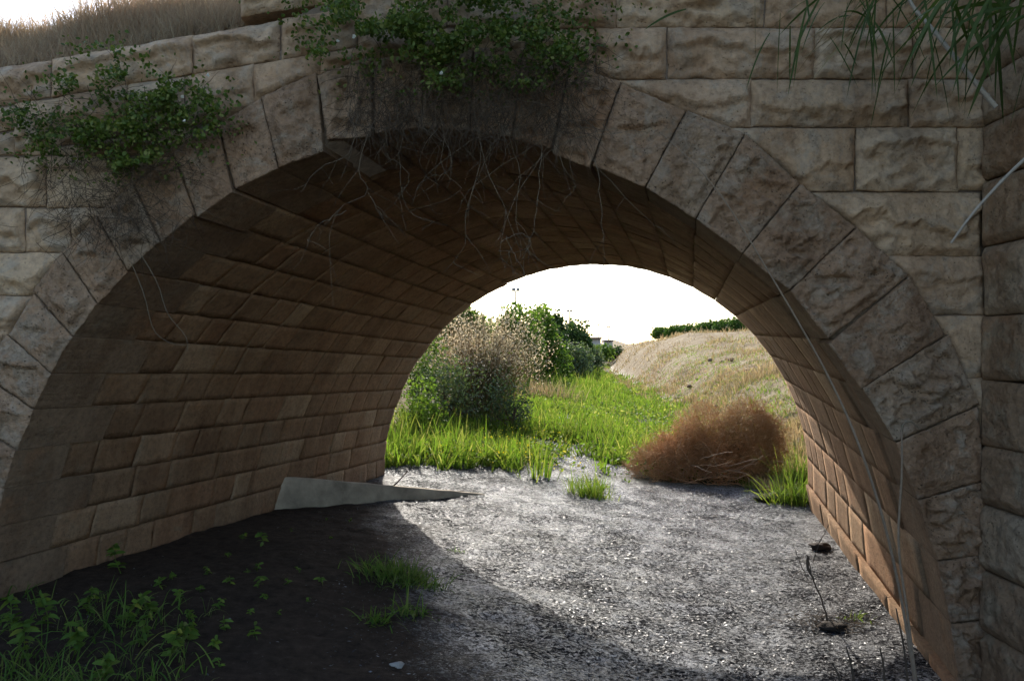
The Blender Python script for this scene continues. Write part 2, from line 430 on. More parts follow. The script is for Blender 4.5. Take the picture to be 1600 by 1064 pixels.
if vault_extra:
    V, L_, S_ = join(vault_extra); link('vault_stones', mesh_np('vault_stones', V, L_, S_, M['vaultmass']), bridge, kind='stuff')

# ---- wall stones of the face
EPX = np.array(E, float)
def inside_ring(px, py):
    """signed px distance: >0 inside the outer edge of the ring"""
    c = np.array((700.0, 1010.0)); a = math.atan2(-(py - c[1]), px - c[0])
    ea = np.arctan2(-(EPX[:, 1] - c[1]), EPX[:, 0] - c[0]); er = np.hypot(EPX[:, 0] - c[0], EPX[:, 1] - c[1])
    o = np.argsort(ea); return float(np.interp(a, ea[o], er[o])) - math.hypot(px - c[0], py - c[1])

WALL = []                                                         # (bl, br, tr, tl) on the face, brokenness
def row(y0, y1, xs, br=.6):
    for a, b in zip(xs[:-1], xs[1:]): WALL.append((((a, y1), (b, y1), (b, y0), (a, y0)), br))
# right of the crown: level courses
row(-95, -46, [640, 830, 1010, 1290, 1470, 1640, 1850, 2100])
row(-46, 45, [560, 700, 800, 962, 1195, 1385, 1545], .9)
row(45, 125, [560, 690, 820, 930, 1042, 1272, 1425, 1545], .8)
row(125, 200, [940, 1173, 1418, 1545], .6)
row(200, 300, [1060, 1335, 1495, 1548], .5)
row(300, 400, [1200, 1533], .7)
row(400, 492, [1330, 1540], .45)
row(492, 590, [1440, 1540], .3)
row(590, 690, [1490, 1540], .3)
# left of the arch: level courses below, sloping ones above
row(325, 395, [-330, -190, -90, 40, 112, 240], .5)
row(395, 462, [-330, -160, -30, 102, 160], .4)
row(462, 540, [-330, -180, -40, 75], .4)
row(540, 620, [-330, -120, 20], .4)
row(620, 705, [-330, -160, -20], .4)
row(705, 790, [-330, -120, -40], .4)
row(790, 880, [-330, -180, -80], .4)
row(880, 990, [-330, -130], .4)
row(245, 325, [-330, -180, -60, 72, 205, 300], .5)
def slope(ax, x): return ax - .168 * x
def srow(a0, a1, xs, br=.5):
    for a, b in zip(xs[:-1], xs[1:]): WALL.append((((a, slope(a1, a)), (b, slope(a1, b)), (b, slope(a0, b)), (a, slope(a0, a))), br))
srow(106, 168, [-560, -400, -250, -100, 82, 301, 438, 560], .55)
srow(170, 208, [-330, -200, -80, 25], .4)
srow(168, 246, [25, 96, 200, 288, 396, 502, 590], .6)
WALL.append((((-330, 244), (25, 244), (25, 206), (-330, 262)), .4))
WALL.append((((25, 244), (140, 244), (140, 224), (25, 243)), .4)); WALL.append((((140, 244), (300, 244), (300, 198), (140, 224)), .4))
WALL.append((((376, 30), (520, 6), (520, -52), (376, -40)), .6))
WALL.append((((520, 8), (642, -14), (642, -72), (520, -52)), .6))
for k, (q4, broken) in enumerate(WALL):
    seed = 5.3 * k + 2; rr = random.Random(k)
    pts = [wp(x, y, D0) for x, y in q4]; c = sum(pts) / 4
    gx = G * .6
    for p, sx, sz in ((pts[0], 1, 1), (pts[1], -1, 1), (pts[2], -1, -1), (pts[3], 1, -1)):
        p[0] += sx * gx + rr.uniform(-.007, .007); p[2] += sz * gx + rr.uniform(-.006, .006); p[1] = D0 - .012 + rr.uniform(-.01, .01)
    W, Hh = np.linalg.norm(pts[1] - pts[0]), np.linalg.norm(pts[3] - pts[0])
    P = quadP(pts); amp = rr.uniform(.045, .075); vt = min(.72, rr.uniform(.35, .75) * (.45 + broken))
    def Hf(u, v, p, W=W, Hh=Hh, seed=seed, amp=amp, vt=vt, broken=broken):
        px, py = p[0] / D0 * F + 800, HOR - (p[2] - EYE) / D0 * F
        ins = inside_ring(px, py)
        e = min(u * W, (1 - u) * W, v * Hh, (1 - v) * Hh)
        n = fr(p[0] * 2.6, p[2] * 3.5, 0, seed); n2 = fr(p[0] * 9, p[2] * 12, 3, seed)
        k = float(sstep(.004, .035 + .02 * (n2 + .4), e))
        m = float(1 - sstep(-.035, .035, (v - vt) + .40 * fr(p[0] * 4, p[2] * 3, 9, seed)))
        d = noise.voronoi(Vector((p[0] * 7.5 + .3 * n2, p[2] * 12 + .3 * n, seed)))[0]
        scoop = min(1.0, d[0] * 1.5) ; rid = d[1] - d[0]
        br = min(max(vt + .30 * fr(p[0] * 3.2, p[2] * 1.6, 9, seed) + .10 * n2, .10), .92)
        if v > br: hv = (max(1 - v, 0) / (1 - br)) ** .75 * (1 + .25 * n) + .08 * n2
        else:
            q_ = (br - v) / br
            hv = max(0, 1 - q_ * br * Hh / (.028 + .03 * max(n, 0))) * .75 + .22 + .75 * (scoop - .55) * min(1, q_ * 3) + .22 * n2
        h = k * (amp * hv + .003 * fr(p[0] * 30, p[2] * 30, 5, seed))
        h -= .006 * float(1 - sstep(0, .012, e))
        jt = .007 * (1 if e < .02 else .5)
        if ins > -10: h = h * max(0, min(1, (-ins) / 10)) - .07 * float(sstep(-4, 5, ins))
        return np.array((jt * fr(p[0] * 8, p[2] * 8, 21, seed), -h, jt * fr(p[0] * 8, p[2] * 8, 27, seed)))
    def bk(p, u, v): return p + np.array((0, .30, 0))
    link('wall_stone', grid_block('wall_stone', P, Hf, bk, max(8, int(W / .0135)), max(6, int(Hh / .0125)), M['limestone']), bridge)

# ------------------------------------------------------------------ wing wall running out towards the viewer on the right
wing = thing('wing_wall', (3.1, 4.2, -.6), 'rough stone wing wall jutting forward at the right edge beside the arch', 'wall'); wing['kind'] = 'thing'
XW0 = (1537 - 800) / F * D0
rows_px = [-140, -60, 35, 124, 200, 286, 387, 496, 594, 694, 787, 886, 980, 1080, 1190]
def bx(x0, x1, y0, y1, z0, z1):
    V = np.array([(x, y, z) for x in (x0, x1) for y in (y0, y1) for z in (z0, z1)], float)
    q = [(0, 1, 3, 2), (4, 6, 7, 5), (0, 4, 5, 1), (2, 3, 7, 6), (0, 2, 6, 4), (1, 5, 7, 3)]
    return V, np.array(q), np.full(6, 4)
zt = EYE + (HOR - rows_px[0]) / F * D0; zb = EYE + (HOR - rows_px[-1]) / F * D0
link('core', mesh_np('core', *bx(XW0 + .05, XW0 + 1.0, 2.4, D0 + .04, zb, zt - .03), M['mortar']), wing)
for r in range(len(rows_px) - 1):
    z1, z0 = EYE + (HOR - rows_px[r]) / F * D0, EYE + (HOR - rows_px[r + 1]) / F * D0
    rr = random.Random(100 + r); ys = [D0 - .01]
    while ys[-1] > 2.6: ys.append(ys[-1] - rr.uniform(.38, .8))
    lean = .05 * (r / 13.0)
    for a, b in zip(ys[:-1], ys[1:]):
        xo = XW0 - lean + rr.uniform(-.012, .012); j = lambda: rr.uniform(-.008, .008)
        c = [np.array((xo, a - G + j(), z0 + G + j())), np.array((xo, b + G + j(), z0 + G + j())), np.array((xo, b + G + j(), z1 - G + j())), np.array((xo, a - G + j(), z1 - G + j()))]
        P = quadP(c); W, Hh = abs(a - b), z1 - z0; seed = rr.random() * 99; amp = rr.uniform(.018, .045)
        def Hf(u, v, p, W=W, Hh=Hh, seed=seed, amp=amp):
            e = min(u * W, (1 - u) * W, v * Hh, (1 - v) * Hh)
            n = fr(p[1] * 3, p[2] * 3, 0, seed); n2 = fr(p[1] * 11, p[2] * 11, 3, seed)
            k = float(sstep(.006, .06 + .03 * n2, e))
            return np.array((-(k * (amp * (.8 + .6 * n) + .012 * n2) + .003 * n2 - .012 * float(1 - sstep(0, .012, e))), 0, 0))
        link('wall_stone', grid_block('wall_stone', P, Hf, lambda p, u, v: p + np.array((.25, 0, 0)), max(8, int(W / .014)), max(8, int(Hh / .014)), M['wingstone']), wing)

# ------------------------------------------------------------------ terrain
def xl(y): return np.where(y < D0, -3.3, np.where(y < D1, -3.3 + (y - D0) * .268, -3.05 + .12 * y + .022 * np.maximum(y - 40, 0) + .04 * np.maximum(y - 60, 0)))
def xr(y): return np.where(y < D0, 2.85, np.where(y < D1, 2.85 + (y - D0) * .233, 3.2 + .09 * y))
def ground_z(x, y, fine=True):
    x = np.asarray(x, float); y = np.asarray(y, float)
    a, b = xl(y), xr(y); u = (x - a) / np.maximum(b - a, 1.5)
    z = .02 - .56 * sstep(-.02, .85, u) - .10 * sstep(D0, D1, y) * (1 - sstep(0, .8, u)) + .12 * sstep(11, 30, y)
    up = sstep(10.6, 14.0, y)
    dl = np.maximum(a - x, 0); dr = np.maximum(x - b, 0)
    z = z + up * (2.3 * sstep(0, 6.0, dl) + .25 * sstep(0, 1.0, dl))
    rb = 4.3 * (1 - np.exp(-dr / (10 - 7 * sstep(20, 75, y)))) * sstep(-.5, 3.0, dr)
    z = z + up * rb * (1 + .10 * vnoise(x * .25 + 9, y * .12))
    fr0 = 1 - sstep(3.5, 4.6, y)
    z = z + fr0 * (2.0 * sstep(.5, 5.5, dl) + 2.4 * sstep(.4, 5.0, dr))  # added banks either side of the viewer, out of view, raised to block sky light
    bankm = np.clip(up * (sstep(.1, 1.6, dl) + sstep(.1, 1.6, dr)), 0, 1)
    z = z + bankm * (.16 * vnoise(x * .9, y * .6, 4) + .07 * vnoise(x * 2.7, y * 2.2, 7))
    if fine:
        nearm = np.exp(-np.maximum(np.hypot(x, y - 7) - 9, 0) / 6)
        z = z + nearm * (.018 * vnoise(x * 2.2, y * 2.2, 1) + .012 * vnoise(x * 6, y * 6, 2) + .007 * vnoise(x * 15, y * 15, 3))
    far = sstep(60, 400, np.hypot(x, y)); z = z + far * 0.3 * vnoise(x * .02, y * .02, 5)
    return z

def spaced(lo, hi, step, far0, far1, g=1.13):
    mid = list(np.arange(lo, hi + step / 2, step)); a = []; d = step; x = lo
    while x > far0: d *= g; x -= d; a.append(x)
    b = []; d = step; x = mid[-1]
    while x < far1: d *= g; x += d; b.append(x)
    return np.array(a[::-1] + mid + b)
gx, gy = spaced(-3.8, 5.6, .04, -900, 900), spaced(1.6, 14.5, .04, -120, 1200, 1.09)
GX, GY = np.meshgrid(gx, gy); GZ = ground_z(GX, GY)
nx_, ny_ = len(gx), len(gy)
V = np.stack([GX, GY, GZ], -1).reshape(-1, 3)
ii = np.arange(nx_ - 1)[None, :] + np.arange(ny_ - 1)[:, None] * nx_
Q = np.stack([ii, ii + 1, ii + 1 + nx_, ii + nx_], -1).reshape(-1, 4)

def gz(x, y): return float(ground_z(np.array([x]), np.array([y]))[0])
def gpt(px, py):
    """ground point seen at a photo pixel"""
    d = 1.8 * F / (py - HOR)
    for _ in range(12):
        x = (px - 800) / F * d; d = .5 * d + .5 * (EYE - gz(x, d)) * F / (py - HOR)
    x = (px - 800) / F * d
    return np.array((x, d, gz(x, d)))
CLEAR = [gpt(905, 722), gpt(880, 696), gpt(895, 664), gpt(700, 650), gpt(835, 682), gpt(770, 662), gpt(960, 735)]
CR = [(.48, 1.2), (.65, 1.0), (.6, 2.0), (.35, .9), (.55, .9), (.45, 1.4), (.4, .6)]
def clearing(x, y):
    m = np.zeros_like(x)
    for c, (rx, ry) in zip(CLEAR, CR): m = np.maximum(m, np.exp(-(((x - c[0]) / rx) ** 2 + ((y - c[1]) / ry) ** 2) ** 2))
    return m
def ground_mat():
    m, t, out = new_mat('ground'); g = N(t, 'ShaderNodeNewGeometry'); pos = g.outputs['Position']
    def nz(scale, d=6.0, r=.6, dist=0.0, vec=None):
        n = N(t, 'ShaderNodeTexNoise', Scale=scale, Detail=d, Roughness=r, Distortion=dist); t.links.new(vec or pos, n.inputs['Vector']); return n.outputs[0]
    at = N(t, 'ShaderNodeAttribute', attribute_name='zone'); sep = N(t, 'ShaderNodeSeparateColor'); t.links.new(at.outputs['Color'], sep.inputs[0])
    soil_shade, bankm, grassm = sep.outputs[0], sep.outputs[1], sep.outputs[2]
    cst = N(t, 'ShaderNodeMapping'); cst.inputs['Scale'].default_value = (.8, 1.0, 1); t.links.new(pos, cst.inputs['Vector'])
    crink = mathn(t, 'ADD', mathn(t, 'MULTIPLY', nz(40, 4, .8, .8, cst.outputs[0]), .8), mathn(t, 'MULTIPLY', nz(2.2, 3, .6), .2))
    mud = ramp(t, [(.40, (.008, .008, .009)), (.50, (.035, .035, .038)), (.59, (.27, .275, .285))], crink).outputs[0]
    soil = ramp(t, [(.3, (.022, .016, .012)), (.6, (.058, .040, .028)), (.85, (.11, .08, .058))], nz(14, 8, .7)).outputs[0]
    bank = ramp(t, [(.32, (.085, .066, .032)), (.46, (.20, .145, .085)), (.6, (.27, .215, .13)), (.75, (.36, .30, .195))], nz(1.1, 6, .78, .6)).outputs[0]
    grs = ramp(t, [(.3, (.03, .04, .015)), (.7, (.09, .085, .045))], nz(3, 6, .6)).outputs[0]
    edge = mathn(t, 'ADD', soil_shade, mathn(t, 'MULTIPLY', mathn(t, 'SUBTRACT', nz(1.7, 5, .6), .5), .9))
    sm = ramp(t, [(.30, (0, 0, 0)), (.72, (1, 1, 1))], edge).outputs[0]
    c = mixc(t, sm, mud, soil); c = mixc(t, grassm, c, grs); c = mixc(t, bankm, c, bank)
    p = N(t, 'ShaderNodeBsdfPrincipled'); t.links.new(c, p.inputs['Base Color'])
    dry = mathn(t, 'MAXIMUM', mathn(t, 'MAXIMUM', sm, bankm), grassm)
    wetr = ramp(t, [(.35, (.20,) * 3), (.7, (.36,) * 3)], nz(9, 3, .7)).outputs[0]
    t.links.new(mixc(t, dry, wetr, (.9, .9, .9)), p.inputs['Roughness'])
    t.links.new(mixc(t, dry, ramp(t, [(.48, (.0, .0, .0)), (.56, (.30, .30, .30))], crink).outputs[0], (.06, .06, .06)), p.inputs['Specular IOR Level'])
    st = N(t, 'ShaderNodeMapping'); st.inputs['Scale'].default_value = (.7, 1.25, 1); t.links.new(pos, st.inputs['Vector'])
    h = mathn(t, 'ADD', nz(34, 6, .75, .6, st.outputs[0]), mathn(t, 'MULTIPLY', nz(90, 4, .7), .5))
    b = N(t, 'ShaderNodeBump', Strength=1.0, Distance=.020); t.links.new(h, b.inputs['Height']); t.links.new(b.outputs[0], p.inputs['Normal'])
    t.links.new(p.outputs[0], out.inputs[0]); return m
M['ground'] = ground_mat()
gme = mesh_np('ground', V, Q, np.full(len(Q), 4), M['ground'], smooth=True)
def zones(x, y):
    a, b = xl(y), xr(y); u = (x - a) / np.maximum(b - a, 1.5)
    soil = 1 - sstep(.16, .54, u + .085 * (y - 6.3))  # soil at left, stretched along the vault's cast shadow to paint the shaded mud darker
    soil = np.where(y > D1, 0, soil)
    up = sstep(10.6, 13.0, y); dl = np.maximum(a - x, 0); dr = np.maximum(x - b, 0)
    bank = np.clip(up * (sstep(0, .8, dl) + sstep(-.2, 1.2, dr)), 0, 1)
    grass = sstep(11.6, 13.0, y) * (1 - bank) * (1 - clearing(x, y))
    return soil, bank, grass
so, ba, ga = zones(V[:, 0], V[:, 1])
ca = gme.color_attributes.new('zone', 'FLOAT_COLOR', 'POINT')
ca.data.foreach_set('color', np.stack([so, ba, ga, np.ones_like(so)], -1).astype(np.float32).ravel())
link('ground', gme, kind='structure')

# ------------------------------------------------------------------ plant materials
M['grass'] = foliage_mat('grass', [(.085, .14, .022), (.11, .18, .028), (.15, .20, .035), (.10, .16, .03), (.20, .21, .06), (.085, .14, .025), (.13, .17, .035), (.32, .28, .13)], .55)
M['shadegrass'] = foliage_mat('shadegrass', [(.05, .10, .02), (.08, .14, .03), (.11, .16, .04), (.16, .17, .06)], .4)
M['weed'] = foliage_mat('weed', [(.06, .11, .02), (.09, .15, .03), (.12, .175, .035), (.19, .20, .045)], .4)
M['seedling'] = foliage_mat('seedling', [(.07, .13, .025), (.11, .18, .035), (.15, .19, .04)], .4)
M['drygrass'] = foliage_mat('drygrass', [(.30, .225, .13), (.37, .29, .18), (.22, .155, .09), (.45, .37, .245), (.19, .19, .085)], .4, .2, .6, (1.15, 1.05, .85))
M['roadgrass'] = foliage_mat('roadgrass', [(.42, .30, .21), (.50, .38, .27), (.34, .23, .16), (.58, .48, .36)], .55, .15, .7, (1.1, 1.0, .85))
M['caper'] = foliage_mat('caper', [(.05, .078, .014), (.075, .112, .02), (.10, .135, .026), (.20, .205, .06)], .35, .2, .5)
M['treeleaf'] = foliage_mat('treeleaf', [(.06, .105, .024), (.09, .145, .03), (.125, .175, .036)], .45)
M['darkleaf'] = foliage_mat('darkleaf', [(.025, .05, .018), (.04, .07, .022), (.055, .09, .03)], .3)
M['greyleaf'] = foliage_mat('greyleaf', [(.10, .13, .075), (.14, .17, .10), (.08, .11, .06)], .35)
M['citrus'] = foliage_mat('citrus', [(.035, .075, .015), (.055, .105, .02), (.085, .14, .03)], .35)
M['seedhead'] = foliage_mat('seedhead', [(.60, .50, .38), (.68, .60, .47), (.48, .37, .25)], .4, .2, .7, (1.1, 1.05, .9))
M['yellow'] = foliage_mat('yellow', [(.55, .42, .03), (.62, .50, .06)], .4)
M['white_petal'] = foliage_mat('white_petal', [(.70, .68, .62), (.78, .76, .72)], .3, tcol=(1, 1, 1))
M['bark'] = plain_mat('bark', (.10, .075, .055), .9, .35, 20, .4, .15)
M['twig'] = foliage_mat('twig', [(.12, .085, .06), (.17, .125, .09), (.09, .065, .045)], 0, .15, .8)
M['rootlet'] = foliage_mat('rootlet', [(.055, .038, .027), (.08, .056, .04), (.04, .028, .02), (.12, .09, .065)], 0, .1, .9)
M['paletwig'] = foliage_mat('paletwig', [(.13, .098, .07), (.19, .15, .11), (.10, .075, .052)], 0, .15, .8)
M['tumble'] = foliage_mat('tumble', [(.50, .295, .15), (.60, .395, .22), (.40, .225, .115), (.70, .53, .35)], .35, .15, .7, (1.1, .9, .7))
M['tumblestem'] = foliage_mat('tumblestem', [(.42, .27, .17), (.50, .36, .25)], 0, .2, .6)
M['cane'] = plain_mat('cane', (.32, .27, .21), .6, .25, 30, .1)
M['browncane'] = plain_mat('browncane', (.23, .165, .11), .6, .3, 30, .1)
M['reedleaf'] = foliage_mat('reedleaf', [(.04, .065, .016), (.055, .085, .022), (.075, .105, .03)], .35, .2)
M['litter'] = None
def litter_mat():
    m, t, out = new_mat('litter'); g = N(t, 'ShaderNodeNewGeometry')
    c = ramp(t, [(0, (.012, .012, .013)), (.5, (.02, .02, .021)), (.8, (.07, .07, .072)), (1, (.20, .20, .205))], g.outputs['Random Per Island']).outputs[0]
    p = N(t, 'ShaderNodeBsdfPrincipled', Roughness=.45); p.inputs['Specular IOR Level'].default_value = .5
    t.links.new(c, p.inputs['Base Color']); t.links.new(p.outputs[0], out.inputs[0]); return m
M['litter'] = litter_mat()

def pix(p): return 800 + F * p[..., 0] / p[..., 1], HOR - F * (p[..., 2] - EYE) / p[..., 1]

# ------------------------------------------------------------------ concrete slab by the left wall
a = gpt(412, 800); tip = gpt(757, 774)
slab = thing('concrete_slab', tuple(a), 'pale grey concrete slab lying tilted against the left vault wall, tapering to a buried point', 'concrete slab')
def make_slab():
    ax = unit(tip - a); n = np.array((-ax[1], ax[0], 0.0)); n = unit(n)          # n points away from the viewer
    if n[1] < 0: n = -n
    K = 18; V = []; L = np.linalg.norm(tip - a)
    for k in range(K + 1):
        f = k / K; base = a + (tip - a) * f; g = a[2] * (1 - f) + (tip[2] + .01) * f
        hgt = .36 * (1 - f) + .012; lean = .10 * (1 - f)
        j = .010 * noise.noise(Vector((k * .7, 3, 1)))
        th = .10 * (1 - .4 * f)
        lo = np.array((base[0], base[1], g - .12)); top = np.array((base[0], base[1], g + hgt + j)) + n * lean
        V += [lo, top - n * .012 - np.array((0, 0, .012)), top, top + n * th, top + n * (th + .012) - np.array((0, 0, .015)), lo + n * (th + .02)]
    q = []
    for k in range(K):
        for j in range(6):
            j2 = (j + 1) % 6; q.append((k * 6 + j, k * 6 + 6 + j, k * 6 + 6 + j2, k * 6 + j2))
    sz = [4] * len(q); idx = list(np.array(q).ravel())
    idx += [0, 1, 2, 3, 4, 5]; sz.append(6); o = K * 6; idx += [o + 5, o + 4, o + 3, o + 2, o + 1, o]; sz.append(6)
    return mesh_np('slab', np.array(V), np.array(idx), np.array(sz), M['concrete'])
link('slab', make_slab(), slab)

# ------------------------------------------------------------------ mud litter, clods
def belt(n, y0, y1, xa=None, xb=None, rng=RNG, pad=0.0):
    """ground points, density thinning with distance"""
    r = rng.random(n); y = 1 / (1 / y0 - r * (1 / y0 - 1 / y1))
    lo = xl(y) - pad if xa is None else np.full(n, xa); hi = xr(y) + pad if xb is None else np.full(n, xb)
    x = lo + (hi - lo) * rng.random(n); return x, y
x, y = belt(75000, 2.6, 17.0); so, ba, ga = zones(x, y)
keep = RNG.random(len(x)) < (1 - .985 * so) * (1 - ga) * np.clip(.75 + .6 * vnoise(x * 1.7, y * 1.1, 51) + .8 * vnoise(x * 6, y * 4, 52), .08, 1) ; x, y = x[keep], y[keep]
z = ground_z(x, y) + RNG.uniform(.002, .022, len(x))
n = len(x); th = RNG.normal(0, .9, n); d = np.stack([np.cos(th), np.sin(th), RNG.normal(.02, .28, n)], -1)
Lf = RNG.uniform(.009, .030, n); nrm = np.stack([RNG.normal(0, .27, n), RNG.normal(.03, .27, n), np.ones(n)], -1)
d = unit(d); s_ = unit(np.cross(nrm, d)); Wf = Lf * RNG.uniform(.22, .5, n); c = np.stack([x, y, z], -1)
V = np.stack([c - d * Lf[:, None] * .5, c - s_ * Wf[:, None] * .5, c + d * Lf[:, None] * .5, c + s_ * Wf[:, None] * .5], 1).reshape(-1, 3)
link('mud_litter', mesh_np('mud_litter', V, np.arange(n * 4), np.full(n, 4), M['litter']), label='dark wet plant litter matted over the mud', kind='stuff')

def clod(name, p, r, label, seed, mat, cat='clod', group=None, flat=.55):
    nu, nv = 14, 9; V = []
    for j in range(nv + 1):
        for i in range(nu):
            a_, b_ = 2 * math.pi * i / nu, math.pi * j / nv
            dv = np.array((math.cos(a_) * math.sin(b_), math.sin(a_) * math.sin(b_), math.cos(b_)))
            k = 1 + .55 * noise.fractal(Vector(dv * 1.6) + Vector((seed, 0, 0)), 1, 2, 4)
            V.append(p + dv * np.array((r[0], r[1], r[2])) * k)
    q = [(j * nu + i, (j + 1) * nu + i, (j + 1) * nu + (i + 1) % nu, j * nu + (i + 1) % nu) for j in range(nv) for i in range(nu)]
    return link(name, mesh_np(name, np.array(V), np.array(q), np.full(len(q), 4), mat, True), label=label, cat=cat, group=group)
M['darkclod'] = plain_mat('darkclod', (.035, .026, .02), .85, .4, 25, .8, .2)
M['earthclod'] = plain_mat('earthclod', (.19, .12, .08), .95, .35, 8, .8, .1)
M['paleclod'] = plain_mat('paleclod', (.30, .27, .23), .9, .3, 20, .5, .2)
p = gpt(1281, 858); clod('mud_clod', p + np.array((0, 0, .03)), (.13, .08, .035), 'flat dark mud clod at the foot of the sunlit right wall', 3, M['darkclod'])
p = gpt(1300, 982); clod('mud_clod', p + np.array((0, 0, .02)), (.11, .07, .03), 'dark clod at the base of the dead weed stalk', 9, M['darkclod'])
p = gpt(1208, 782); clod('mud_clod', p + np.array((0, 0, .03)), (.24, .12, .07), 'dark lump of mud under the grass beside the right wall', 15, M['darkclod'])
p = gpt(620, 1040); clod('pale_stone', p + np.array((0, 0, .005)), (.045, .03, .015), 'small pale stone half sunk in the shaded mud', 22, M['paleclod'], 'stone')

# ------------------------------------------------------------------ grass of the stream bed beyond the bridge
xc, yc = belt(6500, 11.2, 130, pad=.6); NB = 11; n0 = len(xc) * NB
ca_ = RNG.random(n0) * 2 * math.pi; cr_ = np.abs(RNG.normal(0, .085, n0)); xo, yo = np.cos(ca_) * cr_, np.sin(ca_) * cr_
tuft_h = np.repeat(RNG.uniform(.55, 1.45, len(xc)), NB); x = np.repeat(xc, NB) + xo * (1 + np.repeat(yc, NB) / 30); y = np.repeat(yc, NB) + yo * (1 + np.repeat(yc, NB) / 30)
lim = 11.5 + .9 * vnoise(x * 1.1, y * 0, 3) + .5 * vnoise(x * 3.7, y * 0, 6) + .9 * np.clip((x + .4) / 2.2, 0, 1.3) + np.where((x > .9) & (x < 1.5), .7, 0)
dn = (.45 + .75 * (vnoise(x * .8, y * .5, 8) + .35)) * (1 - clearing(x, y)); dn = np.where(y > 16, np.maximum(dn, .45), dn)
dr = np.maximum(x - xr(y), 0) ; dn *= np.where((x > xr(y) - .5), .55, 1)
tbx, tby = gpt(1110, 752)[:2]
keep = ~((np.abs(x - tbx - .1) < 1.55) & (y < tby + .9)) & (y > 11.0) & (np.repeat(RNG.random(len(xc)), NB) < dn * 1.3 * (.05 + .95 * sstep(lim - .5, lim + .9, y))); x, y, xo, yo, tuft_h = x[keep], y[keep], xo[keep], yo[keep], tuft_h[keep]; n = len(x)
hf = .5 + .5 * vnoise(x * .55, y * .35, 12)
hgt = (.14 + .62 * hf ** 1.5) * RNG.uniform(.6, 1.25, n) * (1 + .25 * sstep(14, 30, y)) * (1 - .45 * sstep(xr(y) - 2.2, xr(y), x))
hgt *= np.where(y < 13, .95, 1) * tuft_h
dirs = np.stack([RNG.normal(0, .22, n) + xo * 3.2, RNG.normal(0, .22, n) + yo * 3.2, np.ones(n)], -1)
b = blades(np.stack([x, y, ground_z(x, y) - .01], -1), dirs, hgt, RNG.uniform(.011, .024, n) * (1 + y / 22), RNG.uniform(.05, .75, n), 4)
link('stream_grass', mesh_np('stream_grass', *b, M['grass']), label='bright green grass filling the stream bed beyond the arch', kind='stuff')
# small round-leaved weeds and yellow flowers among the grass
x, y = belt(17000, 11.6, 40); keep = (RNG.random(len(x)) < (.4 + .8 * vnoise(x * .9 + 4, y * .6, 20)) * (1 - clearing(x, y))) & (y > 11.9 + .5 * np.clip((x + .4) / 2.2, 0, 1.5)); x, y = x[keep], y[keep]; n = len(x)
c = np.stack([x, y, ground_z(x, y) + RNG.uniform(.02, .30, n)], -1)
link('leafy_ground_cover', mesh_np('leafy_ground_cover', *leaves(c, RNG.uniform(.03, .07, n) * (1 + y / 40), up=1.0, hexa=True), M['grass']), label='small leafy weeds mixed into the stream bed grass', kind='stuff')
x, y = belt(1500, 11.7, 15.5, -1.3, 1.1); keep = RNG.random(len(x)) < .55 + .5 * vnoise(x * 1.5, y * 1.5, 2); x, y = x[keep], y[keep]; n = len(x)
c = np.stack([x, y, ground_z(x, y) + RNG.uniform(.08, .30, n)], -1)
link('yellow_flowers', mesh_np('yellow_flowers', *leaves(c, RNG.uniform(.015, .032, n), up=1.0, hexa=True, aspect=.95), M['yellow']), label='tiny yellow flowers dotted through the near grass', kind='stuff')

# ------------------------------------------------------------------ dry grass on the banks
n0 = 95000; r = RNG.random(n0); y = 1 / (1 / 11.5 - r * (1 / 11.5 - 1 / 150)); x = xr(y) - .4 + RNG.random(n0) ** 1.4 * (2.5 + y * .24)
dn = .55 + .7 * vnoise(x * .7, y * .4, 31); keep = RNG.random(n0) < dn; x, y = x[keep], y[keep]; n = len(x)
dirs = np.stack([RNG.normal(0, .27, n), RNG.normal(.03, .27, n), np.ones(n)], -1)
b = blades(np.stack([x, y, ground_z(x, y) - .01], -1), dirs, RNG.uniform(.06, .24, n) * (1 + 2.4 * np.clip(vnoise(x * .9, y * .5, 44) - .05, 0, 1)) * (1 + .6 * sstep(25, 60, y)), RNG.uniform(.008, .017, n) * (1 + y / 18), RNG.uniform(.1, .6, n), 2)
link('dry_bank_grass', mesh_np('dry_bank_grass', *b, M['drygrass']), label='short straw coloured grass on the sunlit right bank', kind='stuff')
x = xr(RNG.uniform(12.5, 40, 1)) ; n0 = 30000; r = RNG.random(n0); y = 1 / (1 / 12.0 - r * (1 / 12.0 - 1 / 60)); x = xr(y) - .6 + np.abs(RNG.normal(0, 2.4, n0)) * (1 + y / 40); n = n0
dirs = np.stack([RNG.normal(0, .4, n), RNG.normal(0, .4, n), np.ones(n)], -1)
b = blades(np.stack([x, y, ground_z(x, y) - .01], -1), dirs, RNG.uniform(.08, .24, n), RNG.uniform(.006, .012, n) * (1 + y / 20), .3, 2)
link('bank_foot_grass', mesh_np('bank_foot_grass', *b, M['grass']), label='sparse green grass along the foot of the right bank', kind='stuff')
